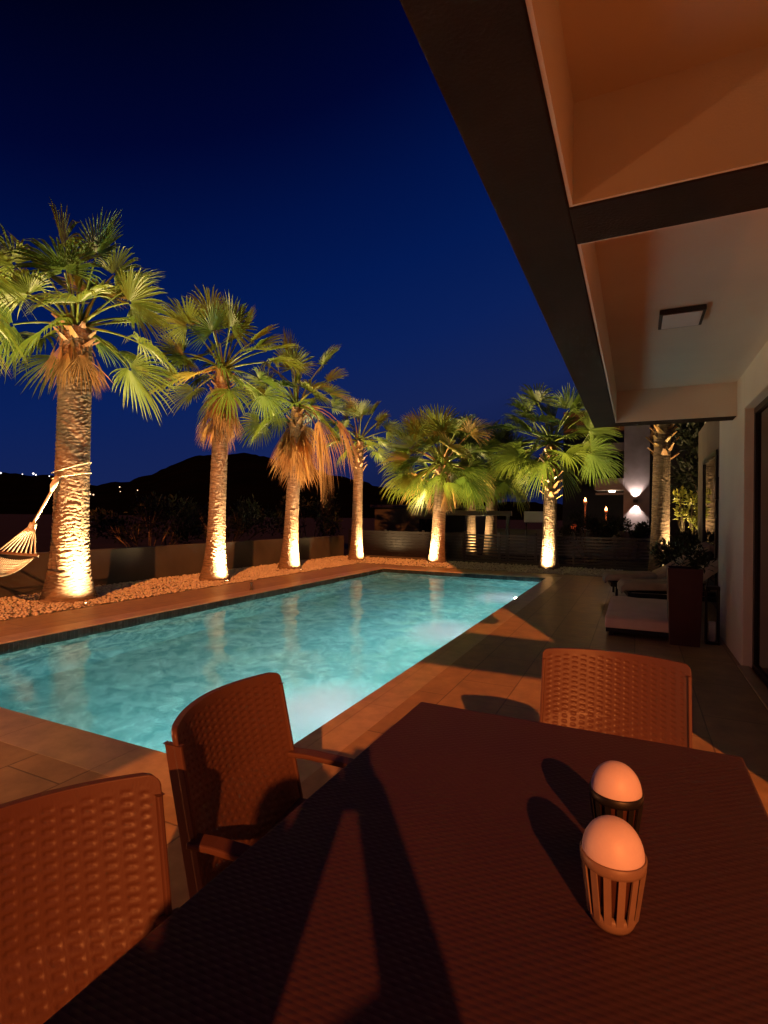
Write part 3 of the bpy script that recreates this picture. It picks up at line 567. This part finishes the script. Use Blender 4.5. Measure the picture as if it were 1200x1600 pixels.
# ---------------------------------------------------------------- pool lamps
def pool_lamp(y, label, x=PX1, sgn=-1, power=130):
    r = thing('pool_lamp', (x, y, -.45), label, 'pool lamp', 'underwater lamps in the pool wall')
    b = MB(); b.tube([(0, 0, 0), (sgn*.03, 0, 0)], .13, 24); b.build('rim', M['white'], r)
    b = MB(); b.tube([(sgn*.0305, 0, 0), (sgn*.036, 0, 0)], .10, 24); b.build('lens', M['poollens'], r)
    l = bpy.data.lights.new('pool_light', 'SPOT'); l.energy = power*14; l.color = (.97, .97, 1.0); l.spot_size = R_(168); l.spot_blend = .8; l.shadow_soft_size = .09
    g = bpy.data.lights.new('pool_glow', 'POINT'); g.energy = power*14; g.color = (.95, .92, 1.0); g.shadow_soft_size = .05  # extra point light added to brighten the glow beside the lamp
    go = bpy.data.objects.new('pool_glow', g); COL.objects.link(go); go.parent = r; go.location = (sgn*.16, 0, .06)
    lo = bpy.data.objects.new('pool_light', l); COL.objects.link(lo); lo.parent = r; lo.location = (sgn*.06, 0, 0); lo.rotation_euler = Vector((sgn, 0, -.12)).to_track_quat('-Z', 'Y').to_euler()
M['poollens'] = mat('pool_lamp_lens', (.9, 1, 1), .3, emit=(.85, .95, 1), estr=18)
for y, lab in ((3.7, 'underwater lamp in the right pool wall nearest the table'), (7.0, 'underwater lamp half way along the right pool wall'), (10.4, 'underwater lamp in the right pool wall nearest the far end')):
    pool_lamp(y, lab)

# scattering volumes added by the lamps to show their white glow in the water
glow_m, t, bs = node_mat('glow_scatter'); t.nodes.remove(bs); pv = t.nodes.new('ShaderNodeVolumePrincipled'); pv.inputs['Color'].default_value = (.97, .98, 1, 1); pv.inputs['Density'].default_value = 2.4
t.links.new(pv.outputs[0], t.nodes['Material Output'].inputs['Volume'])
tc = t.nodes.new('ShaderNodeTexCoord'); vl = t.nodes.new('ShaderNodeVectorMath'); vl.operation = 'LENGTH'; t.links.new(tc.outputs['Object'], vl.inputs[0])
mr = t.nodes.new('ShaderNodeMapRange'); mr.interpolation_type = 'SMOOTHSTEP'; mr.inputs['From Min'].default_value = .15; mr.inputs['From Max'].default_value = 1.0; mr.inputs['To Min'].default_value = 12.0; mr.inputs['To Max'].default_value = 0.0
nz = t.nodes.new('ShaderNodeTexNoise'); nz.inputs['Scale'].default_value = 3.5; nz.inputs['Detail'].default_value = 3; t.links.new(tc.outputs['Object'], nz.inputs['Vector'])
mu = t.nodes.new('ShaderNodeMath'); mu.operation = 'MULTIPLY'; t.links.new(vl.outputs['Value'], mr.inputs[0]); t.links.new(mr.outputs[0], mu.inputs[0]); t.links.new(nz.outputs['Fac'], mu.inputs[1]); t.links.new(mu.outputs[0], pv.inputs['Density'])
for y in (3.75, 7.05, 10.4):
    b = MB(); n_ = 16
    prof_ = [(sin(pi*k/n_), -cos(pi*k/n_)) for k in range(n_+1)]; b.lathe(prof_, n=24); o = b.build('glow_volume', glow_m); o.location = (-2.38, y, -.42); o.scale = (.60, .95, .27); tag(o, None, None, None, 'stuff')
    tag(o, {3.75: 'added pale glow volume at the pool edge nearest the table', 7.05: 'added pale glow volume half way along the right pool edge', 10.4: 'added pale glow volume at the far right of the pool'}[y], 'glow_volume')

# ---------------------------------------------------------------- table
TX0, TX1, TY0, TY1 = -.70, .28, .22, 1.81
root = thing('garden_table', ((TX0+TX1)/2, (TY0+TY1)/2, 0), 'dark brown woven plastic table in the foreground', 'table')
hw, hl = (TX1-TX0)/2, (TY1-TY0)/2
b = MB(); b.box(-hw, hw, -hl, hl, .715, .75); b.build('tabletop', M['tabletop'], root, bevel=.008, seg=3)
b = MB(); b.box(-hw+.03, hw-.03, -hl+.03, -hl+.05, .64, .714); b.box(-hw+.03, hw-.03, hl-.05, hl-.03, .64, .714); b.box(-hw+.03, -hw+.05, -hl+.05, hl-.05, .64, .714); b.box(hw-.05, hw-.03, -hl+.05, hl-.05, .64, .714); b.build('apron', M['rattan'], root)
for sx_ in (-1, 1):
    for sy_ in (-1, 1):
        b = MB(); b.tube([(sx_*(hw-.07), sy_*(hl-.07), 0), (sx_*(hw-.075), sy_*(hl-.075), .7)], [.026, .036], 12); b.build('leg', M['rattan'], root)

# ---------------------------------------------------------------- rattan armchairs
def chair(loc, rz, label):
    root = thing('rattan_armchair', loc, label, 'chair', 'brown rattan armchairs round the table', rz)
    W, z0, z1 = .555, .40, .857; nu, nv = 190, 150
    yy = np.linspace(-W/2, W/2, nu); zz = np.linspace(z0, z1, nv); Yg, Zg = np.meshgrid(yy, zz, indexing='ij')
    # rounded upper corners
    cr_ = .024; sc = np.ones_like(Zg); 
    top = z1-cr_; dz = np.clip(Zg-top, 0, None); lim = W/2-cr_+np.sqrt(np.clip(cr_**2-dz**2, 0, None)); Yc = Yg*lim/(W/2)
    Xb = -.20-(Zg-z0)*.22-.085*(1-(2*Yc/W)**2)*np.clip((Zg-z0)/.2, .25, 1)
    pc, pr = .0335, .0200; fu = Yc/pc; ci = np.floor(fu); fx = fu-ci-.5; fv = Zg/pr+.5*(ci % 2)+fx*.25; fy = fv-np.floor(fv)-.5
    slot = 1/(1+np.exp((np.abs(fx)-.27)*34))*1/(1+np.exp((np.abs(fy)-.22)*26)); band = np.cos(fx*2*pi)*.5+.5
    edge = np.clip((W/2-.020-np.abs(Yc))/.008, 0, 1)*np.clip((z1-.022-Zg)/.008, 0, 1)*np.clip((Zg-z0-.02)/.01, 0, 1)
    rel = (-.0027*slot+.0008*band*(1-slot))*edge; th = .018
    F = np.stack([Xb+rel, Yc, Zg], -1); Bk = np.stack([Xb-th-rel, Yc, Zg], -1)
    P = np.concatenate([F, Bk[::-1]], 0); bk = grid_mesh(P, 'backrest', M['rattan'], root, close_u=True)
    me = bk.data; bm = bmesh.new(); bm.from_mesh(me); bm.verts.ensure_lookup_table(); nf_ = nu*2
    # close the top and bottom rims
    for j in (0, nv-1):
        for i in range(nu-1):
            a_, b_, c_, d_ = i*nv+j, (i+1)*nv+j, (nf_-2-i)*nv+j, (nf_-1-i)*nv+j
            try: bm.faces.new([bm.verts[q] for q in ((a_, b_, c_, d_) if j else (d_, c_, b_, a_))])
            except ValueError: pass
    bmesh.ops.recalc_face_normals(bm, faces=bm.faces); bm.to_mesh(me); bm.free()
    # side flanges turned backward
    for s_ in (-1, 1):
        b = MB(); vs = []; n_ = 14
        for k in range(n_+1):
            z = z0+(z1-.040-z0)*k/n_; x = -.20-(z-z0)*.22
            y_ = s_*(W/2+.001); vs += [(x+.004, y_, z), (x-.048, y_-s_*.003, z), (x-.048, y_-s_*.016, z), (x+.004, y_-s_*.012, z)]
        fs = [(4*k+j, 4*k+(j+1) % 4, 4*k+4+(j+1) % 4, 4*k+4+j) for k in range(n_) for j in range(4)]+[(0, 1, 2, 3), (4*n_+3, 4*n_+2, 4*n_+1, 4*n_)]
        b.add(vs, fs); b.build('back_edge', M['rattan'], root, bevel=.003)
    # seat with the same weave
    nu2, nv2 = 130, 120; xx = np.linspace(-.26, .24, nu2); y2 = np.linspace(-.26, .26, nv2); Xs, Ys = np.meshgrid(xx, y2, indexing='ij')
    fu = Ys/pc; ci = np.floor(fu); fx = fu-ci-.5; fv = Xs/pr+.5*(ci % 2); fy = fv-np.floor(fv)-.5
    slot = 1/(1+np.exp((np.abs(fx)-.3)*22))*1/(1+np.exp((np.abs(fy)-.26)*16)); ed = np.clip((.235-np.abs(Ys))/.01, 0, 1)*np.clip((.215-Xs)/.01, 0, 1)*np.clip((Xs+.235)/.01, 0, 1)
    Zs = .43-.004*slot*ed-.012*(1-(Ys/.26)**2)-.02*np.clip((Xs-.2)/.04, 0, 1)**2
    rim = np.stack([Xs, Ys, Zs], -1); grid_mesh(rim, 'seat', M['rattan'], root)
    b = MB(); b.box(-.26, .24, -.26, .26, .375, .409); b.build('seat_frame', M['rattan'], root, bevel=.008)
    for sx_ in (-1, 1):
        for sy_ in (-1, 1):
            b = MB(); b.tube([(sx_*.215-.01+(-.05 if sx_ < 0 else .02), sy_*.25, 0), (sx_*.215-.01, sy_*.24, .40)], [.017, .024], 10); b.build('leg', M['rattan'], root)
    for s_ in (-1, 1):
        b = MB(); n_ = 12; vs = []
        path = [(-.252, .578), (-.18, .580), (-.05, .572), (.08, .560), (.17, .548), (.213, .52), (.225, .48), (.225, .42)]
        for i, (x, z) in enumerate(path):
            q = path[min(i+1, len(path)-1)]; pq = path[max(i-1, 0)]; tx, tz = q[0]-pq[0], q[1]-pq[1]; L_ = math.hypot(tx, tz); nx_, nz_ = -tz/L_, tx/L_
            for (o1, o2) in ((-.026, .009), (.026, .009), (.026, -.009), (-.026, -.009)): vs.append((x+nx_*o2, s_*.272+o1, z+nz_*o2))
        fs = [(4*k+j, 4*k+4+j, 4*k+4+(j+1) % 4, 4*k+(j+1) % 4) for k in range(len(path)-1) for j in range(4)]+[(0, 1, 2, 3), tuple(4*(len(path)-1)+j for j in (3, 2, 1, 0))]
        b.add(vs, fs, False); b.build('armrest', M['rattan'], root, bevel=.005)
    return root
ch = chair((-.714, .488, 0), R_(-16.5), 'brown rattan armchair nearest the camera, cut off at the lower left')
def place(loc, rz, label):
    c = copy_tree(ch); c.location = loc; c.rotation_euler = (0, 0, rz); c['label'] = label; return c
place((-.813, 1.340, 0), R_(8), 'brown rattan armchair on the pool side of the table, backrest against the water')
c3 = place((-.08, 2.07, 0), R_(-90), 'brown rattan chair without arms at the far end of the table, facing the camera')
for o_ in [x for x in bpy.data.objects if x.parent == c3 and x.name.startswith('armrest')]: bpy.data.objects.remove(o_)

# ---------------------------------------------------------------- egg lamps
M['egg'] = mat('egg_globe', (.68, .56, .60), .5, (.64, .52, .56), 30, .04, 300)
M['cup'] = mat('bronze_plastic', (.22, .14, .10), .5, (.18, .115, .08), 15, .05, 100)
M['inner'] = mat('inner_cup', (.06, .022, .016), .3)
def egg(x, y, rz, label, cupm=None):
    r = thing('egg_lamp', (x, y, .75), label, 'solar lamp', 'egg shaped lamps on the table', rz)
    b = MB(); b.lathe([(0, .001), (.031, .001), (.034, .006), (.0400, .022), (.036, .027), (0, .027)], n=40)
    b.lathe([(.0478, .098), (.0500, .099), (.0512, .104), (.0518, .1155), (.0495, .117), (.0478, .110), (.0478, .098)], n=48)
    n_ = 14
    for k in range(n_):
        a = 2*pi*k/n_; t_ = Vector((-sin(a), cos(a), 0)); rd = Vector((cos(a), sin(a), 0)); p0 = rd*.0385+Vector((0, 0, .020)); p1 = rd*.0494+Vector((0, 0, .100)); ax = (p1-p0)/2; nn = t_.cross(ax).normalized()
        b.obox((p0+p1)/2, t_*.0056, nn*.0014, ax)
    b.build('basket', cupm or M['cup'], r)
    b = MB(); b.lathe([(.0, .027), (.032, .028), (.037, .05), (.043, .09), (.0468, .110), (.0, .110)], n=32); b.build('inner_cup', M['inner'], r)
    pr_ = [(.0485*sin(t_), .114-.02*cos(t_)) if t_ < pi/2 else (.0485*abs(sin(t_))**.95, .114+.056*(-cos(t_))) for t_ in [pi*k/40 for k in range(41)]]
    pr_ = [(max(0, r_.real if isinstance(r_, complex) else r_), z_) for r_, z_ in pr_]
    b = MB(); b.lathe(pr_, n=48); b.build('globe', M['egg'], r)
egg(-.030, .970, .1, 'nearer egg shaped lamp in a slotted bronze cup on the table')
egg(-.032, 1.195, .4, 'farther egg shaped lamp in a black cup behind the nearer one', M['blackmetal'])

# ---------------------------------------------------------------- right side of the terrace
def lounger(x, y, label, yaw_):
    r = thing('sun_lounger', (x, y, 0), label, 'sun lounger', 'taupe sun loungers beside the house', yaw_)
    def slab(nm, pts, half, th, mt):
        b = MB(); vs = []
        for (px, pz) in pts: vs += [(px, -half, pz), (px, half, pz), (px, half, pz-th), (px, -half, pz-th)]
        n_ = len(pts); fs = [(4*k+j, 4*k+4+j, 4*k+4+(j+1) % 4, 4*k+(j+1) % 4) for k in range(n_-1) for j in range(4)]+[(0, 1, 2, 3), tuple(4*(n_-1)+j for j in (3, 2, 1, 0))]
        b.add(vs, fs, True); return b.build(nm, mt, r, bevel=.02)
    slab('mattress', [(-1.05, .34), (-1.0, .40), (-.6, .42), (-.35, .43), (-.20, .43)], .33, .12, M['lounger_fabric'])
    slab('backrest', [(-.19, .435), (.05, .56), (.3, .75), (.6, .98), (.72, 1.02)], .33, .11, M['lounger_fabric'])
    b = MB(); b.box(-.95, .85, -.34, -.30, .18, .25); b.box(-.95, .85, .30, .34, .18, .25); b.box(-.95, -.91, -.30, .30, .18, .25); b.box(.81, .85, -.30, .30, .18, .25); b.build('frame', M['blackmetal'], r, bevel=.005)
    for sx_ in (-.85, .75):
        for sy_ in (-.31, .31):
            b = MB(); b.box(sx_-.02, sx_+.02, sy_-.02, sy_+.02, 0, .18); b.build('leg', M['blackmetal'], r)
lounger(.50, 11.0, 'taupe sun lounger farther from the camera, back raised towards the house', .12)
lounger(.80, 9.7, 'taupe sun lounger nearer the camera, behind the dark red planter', .12)
r = thing('daybed', (.12, 7.9, 0), 'low daybed with a pale pink mattress beside the dark red planter', 'daybed')
b = MB(); b.box(-.44, .44, -.90, .90, .05, .10); b.build('frame', M['blackmetal'], r, bevel=.006)
for sx_ in (-.38, .38):
    for sy_ in (-.82, .82):
        b = MB(); b.box(sx_-.025, sx_+.025, sy_-.025, sy_+.025, 0, .05); b.build('leg', M['blackmetal'], r)
gxx = np.linspace(-.45, .45, 50); gyy = np.linspace(-.92, .92, 90); A1, B1 = np.meshgrid(gxx, gyy, indexing='ij')
zz = .245+.006*np.sin(A1*13+2*np.sin(B1*4))+.005*np.sin(B1*17+A1*5)-.02*(np.clip((np.abs(A1)-.42)/.03, 0, 1)**2+np.clip((np.abs(B1)-.89)/.03, 0, 1)**2)
mt_ = grid_mesh(np.stack([A1, B1, zz], -1), 'mattress', M['cushion'], r)
b = MB(); b.box(-.45, .45, -.92, .92, .102, .227); b.build('mattress_side', M['cushion'], r, bevel=.02)
r = thing('tall_planter', (.505, 7.0, 0), 'tall dark red square planter with a dark bush, beside the daybed', 'planter')
b = MB(); vs = []; 
for z_, hw_ in ((0, .150), (.87, .175), (.87, .155), (.80, .153)): vs += [(-hw_, -hw_, z_), (hw_, -hw_, z_), (hw_, hw_, z_), (-hw_, hw_, z_)]
b.add(vs, [(4*k+j, 4*k+(j+1) % 4, 4*k+4+(j+1) % 4, 4*k+4+j) for k in range(3) for j in range(4)]+[(3, 2, 1, 0), (12, 13, 14, 15)]); b.build('pot', M['planter'], r, bevel=.005)
rr = random.Random(4); mb = MB(); age = []
for (cx, cy, cz, q) in ((0, 0, .98, .17), (.12, .05, 1.05, .15), (-.04, .08, 1.07, .13), (.17, 0, .95, .13)): leaves(mb, age, (cx, cy, cz), (q, q, q), 130, .06, rr)
mb.build('foliage', M['leaf'], r, attr=age)
r = thing('lantern', (.80, 7.15, 0), 'black metal lantern stand against the wall right of the planter', 'lantern')
b = MB(); b.box(-.07, .07, -.07, .07, 0, .03); b.box(-.07, .07, -.07, .07, .62, .66)
for sx_ in (-1, 1):
    for sy_ in (-1, 1): b.box(sx_*.06-.008, sx_*.06+.008, sy_*.06-.008, sy_*.06+.008, .03, .62)
b.build('frame', M['blackmetal'], r)
b = MB(); b.lathe([(0, .03), (.035, .03), (.035, .25), (.0, .25)], n=20); b.build('candle', M['white'], r)
b = MB(); b.tube([(-.05, 0, .66), (-.04, 0, .74), (0, 0, .78), (.04, 0, .74), (.05, 0, .66)], .006, 6); b.build('handle', M['blackmetal'], r)

# ---------------------------------------------------------------- hammock between the first two palms
r = thing('hammock', (-8.1, 4.3, 0), 'cream rope hammock tied to the tallest palm at the left edge', 'hammock')
def hp(x, y, z): return (x+8.1-8.1+0 if False else x, y-4.3, z)
for s_, yt in ((1, 5.56), (-1, 2.6)):
    rp = MB()
    tr = .275; tz = 2.02
    if s_ > 0:
        for (zz_, tl) in ((2.12, .10), (1.99, .06)):
            rp.tube([(-.07+tr*cos(a), yt-4.3+tr*sin(a), zz_-tl*cos(a+pi/2+.6)) for a in [2*pi*k/24 for k in range(25)]], .008, 6)
    ky = 4.3+s_*.62; knot = (.02, ky-4.3, 1.24)
    rp.tube([(-.02, (yt-4.3)-s_*.28, 1.88), (-.0, (yt-4.3)-s_*.40, 1.66), knot], .020, 7)
    rp.tube([(-.02, (yt-4.3)-s_*.26, 1.95), (-.01, (yt-4.3)-s_*.33, 1.82), (0, (yt-4.3)-s_*.37, 1.72)], [.045, .05, .02], 8)
    rp.tube([knot, (.02, knot[1]-s_*.03, 1.16)], [.05, .055], 8)
    for k in range(9):
        f = -1+2*k/8; rp.tube([knot, (.02+f*.2, knot[1]-s_*.1, 1.06), (f*.46, knot[1]-s_*.24, .80)], .010, 5)
    rp.build('rope', M['rope'], r)

for s_ in (1, -1):
    b = MB(); b.tube([(-.52, s_*.38, .80), (.52, s_*.38, .80)], .020, 10); b.build('spreader_bar', M['wood'], r)
n1, n2 = 40, 20; U = np.linspace(-.38, .38, n1); V = np.linspace(-.46, .46, n2); net = MB()
zf = lambda u, v: .79-.24*(1-(u/.38)**2)-.05*(1-(v/.46)**2)
for v in np.linspace(-.46, .46, 22): net.tube([(v*(1-.12*(1-(u/.38)**2)), u, zf(u, v)) for u in U[::2]], .0075, 5)
for u in U[1:-1:2]: net.tube([(v*(1-.12*(1-(u/.38)**2)), u, zf(u, v)+.004) for v in V[::2]], .005, 4)
net.build('net', M['rope'], r)

r = thing('path_lamp', (-4.1, .55, 0), 'low warm path lamp on the deck outside the left edge of the photo', 'lamp')
b = MB(); b.lathe([(0, 0), (.05, 0), (.05, .015), (.022, .02), (.022, .46), (.05, .47), (.05, .485), (0, .486)], n=20); b.build('pole', M['blackmetal'], r)
b = MB(); b.lathe([(0, .487), (.045, .487), (.045, .60), (0, .60)], n=20); b.build('lens', mat('warm_diffuser', (1, .7, .4), .4, emit=(1, .45, .18), estr=12), r)
b = MB(); b.lathe([(0, .601), (.062, .601), (.055, .625), (0, .63)], n=20); b.build('cap', M['blackmetal'], r)
l = bpy.data.lights.new('path_light', 'POINT'); l.energy = 125; l.color = (1, .37, .13); l.shadow_soft_size = .04; lo = bpy.data.objects.new('path_light', l); COL.objects.link(lo); lo.parent = r; lo.location = (.09, .05, .56)
# small spout on the pool edge
b = MB(); b.lathe([(0, 0), (.030, 0), (.030, .012), (.022, .015), (.022, .125), (.027, .128), (.027, .145), (0, .148)], (-6.47, 7.93, .004), 20); o = b.build('bollard', M['wall_grey']); tag(o, 'small grey peg standing on the left pool edge', 'bollard')

# far lights scattered below the hills
def px_point(x, y, dist):
    d = fwd + rt*((x-600)/832.0) + up*((800-y)/832.0); q = Vector((0, 0, CAM_H))+d*dist; return q
M['farlamp'] = mat('far_lamp', (1, 1, 1), .5, emit=(.85, .95, 1), estr=2.2)
M['farlamp2'] = mat('far_warm_lamp', (1, 1, 1), .5, emit=(1, .75, .5), estr=1.5)
first = None
for i, (x, y, s_) in enumerate([(1, 739, .35), (35, 741, .22), (52, 740, .4), (56, 742, .3), (77, 744, .22), (141, 772, .3), (146, 773, .3), (187, 761, .25), (188, 768, .18), (215, 766, .2)]):
    p = px_point(x, y, 230)
    if first is None or i == 5:
        b = MB(); b.lathe([(sin(pi*k/8), -cos(pi*k/8)) for k in range(9)], n=10); o = b.build('distant_lamp', M['farlamp'] if i < 5 else M['farlamp2'])
        first = o
    else:
        o = first.copy(); COL.objects.link(o)
    o.location = p; o.scale = (s_, s_, s_); tag(o, 'tiny white village lamp in the dark distance left of the tallest palm' if i < 5 else 'tiny pale village lamp in the dark distance between the two leftmost trunks', 'lamp', 'village lamps left of the tallest palm' if i < 5 else 'village lamps between the trunks')

# ---------------------------------------------------------------- the person taking the picture (stands behind the camera, throws the long shadow)
def skin_fig(name, pts, edges, rad, mt, parent=None, sub=2):
    me = bpy.data.meshes.new(name); me.from_pydata(pts, edges, []); me.materials.append(mt); o = bpy.data.objects.new(name, me); COL.objects.link(o)
    if parent is not None: o.parent = parent
    md = o.modifiers.new('skin', 'SKIN'); md.use_smooth_shade = True
    if not me.skin_vertices: 
        me.skin_vertices
    for i, r_ in enumerate(rad):
        me.skin_vertices[0].data[i].radius = (r_[0], r_[1]) if hasattr(r_, '__len__') else (r_, r_)
    me.skin_vertices[0].data[0].use_root = True
    sb = o.modifiers.new('sub', 'SUBSURF'); sb.levels = sub; sb.render_levels = sub
    return o
skinm = mat('skin', (.42, .24, .17), .5); cloth = mat('navy_shirt', (.03, .035, .06), .85, bump=.2, bscale=200); trou = mat('dark_trousers', (.03, .028, .03), .9); hairm = mat('dark_hair', (.02, .013, .01), .6)
PXo, PYo = .14, -.83
fig = thing('person', (PXo, PYo, 0), 'person standing at the table, seen only as the long shadow holding a phone up', 'person')
P = [(0, 0, .93), (0, -.02, 1.08), (0, -.02, 1.24), (0, 0, 1.37), (0, .02, 1.42), (0, .05, 1.48), (0, .06, 1.55),        # 0-6 pelvis..head
     (-.12, .02, 1.36), (-.155, .40, 1.13), (-.19, .735, 1.31), (-.205, .77, 1.37),                                     # 7-10 left arm
     (.17, .0, 1.34), (.185, .41, 1.26), (-.06, .735, 1.35), (-.09, .77, 1.37),                                          # 11-14 right arm
     (-.10, .0, .88), (-.11, .02, .50), (-.11, -.02, .09), (-.12, .14, .03),                                               # 15-18
     (.10, .0, .88), (.11, .02, .50), (.11, -.02, .09), (.12, .14, .03)]
E_ = [(0, 1), (1, 2), (2, 3), (3, 4), (4, 5), (5, 6), (3, 7), (7, 8), (8, 9), (9, 10), (3, 11), (11, 12), (12, 13), (13, 14), (0, 15), (15, 16), (16, 17), (17, 18), (0, 19), (19, 20), (20, 21), (21, 22)]
rd = [(.15, .11), (.15, .11), (.16, .11), (.13, .10), .06, (.08, .09), (.075, .085), .07, .07, .05, (.045, .02), .07, .06, .042, (.035, .016), .085, .055, .038, .035, .085, .055, .038, .035]
for s_, hd in ((-1, 10), (1, 14)):                                     # four fingers and a thumb per hand, curled round the phone
    hx, hy, hz = P[hd]
    for k in range(4):
        z = hz+.030-.020*k; i0 = len(P); P += [(hx-s_*.006, hy+.022, z), (hx-s_*.022, hy+.030, z-.002)]; E_ += [(hd, i0), (i0, i0+1)]; rd += [.009, .008]
    i0 = len(P); P += [(hx-s_*.004, hy-.022, hz+.035), (hx-s_*.025, hy-.018, hz+.05)]; E_ += [(hd, i0), (i0, i0+1)]; rd += [.010, .009]
body = skin_fig('body', P, E_, rd, skinm, fig)
skin_fig('shirt', [P[i] for i in (0, 1, 2, 3, 7, 8, 11, 12)]+[], [(0, 1), (1, 2), (2, 3), (3, 4), (4, 5), (3, 6), (6, 7)], [(.18, .15), (.18, .15), (.19, .15), (.16, .12), .09, .085, .08, .07], cloth, fig)
skin_fig('trousers', [P[i] for i in (0, 15, 16, 17, 19, 20, 21)], [(0, 1), (1, 2), (2, 3), (0, 4), (4, 5), (5, 6)], [(.16, .11), .10, .075, .06, .10, .075, .06], trou, fig)
b = MB(); b.lathe([(.0, -.02), (.07, -.015), (.09, .04), (.092, .10), (.075, .15), (.04, .175), (0, .18)], (0, .035, 1.475), 24); b.build('hair', hairm, fig)
b = MB(); b.lathe([(0, -.02), (.012, -.01), (.010, .01), (.0, .03)], (0, .148, 1.50), 8); b.build('nose', skinm, fig)
r = thing('mobile_phone', (0, 0, 1.42), 'thin black phone held up by the person behind the table', 'phone')
b = MB(); c_ = -fwd*.014 + rt*(-.012) - up*.055; b.obox(c_, rt*.037, up*.076, fwd*.004); b.build('case', M['blackmetal'], r, bevel=.003)
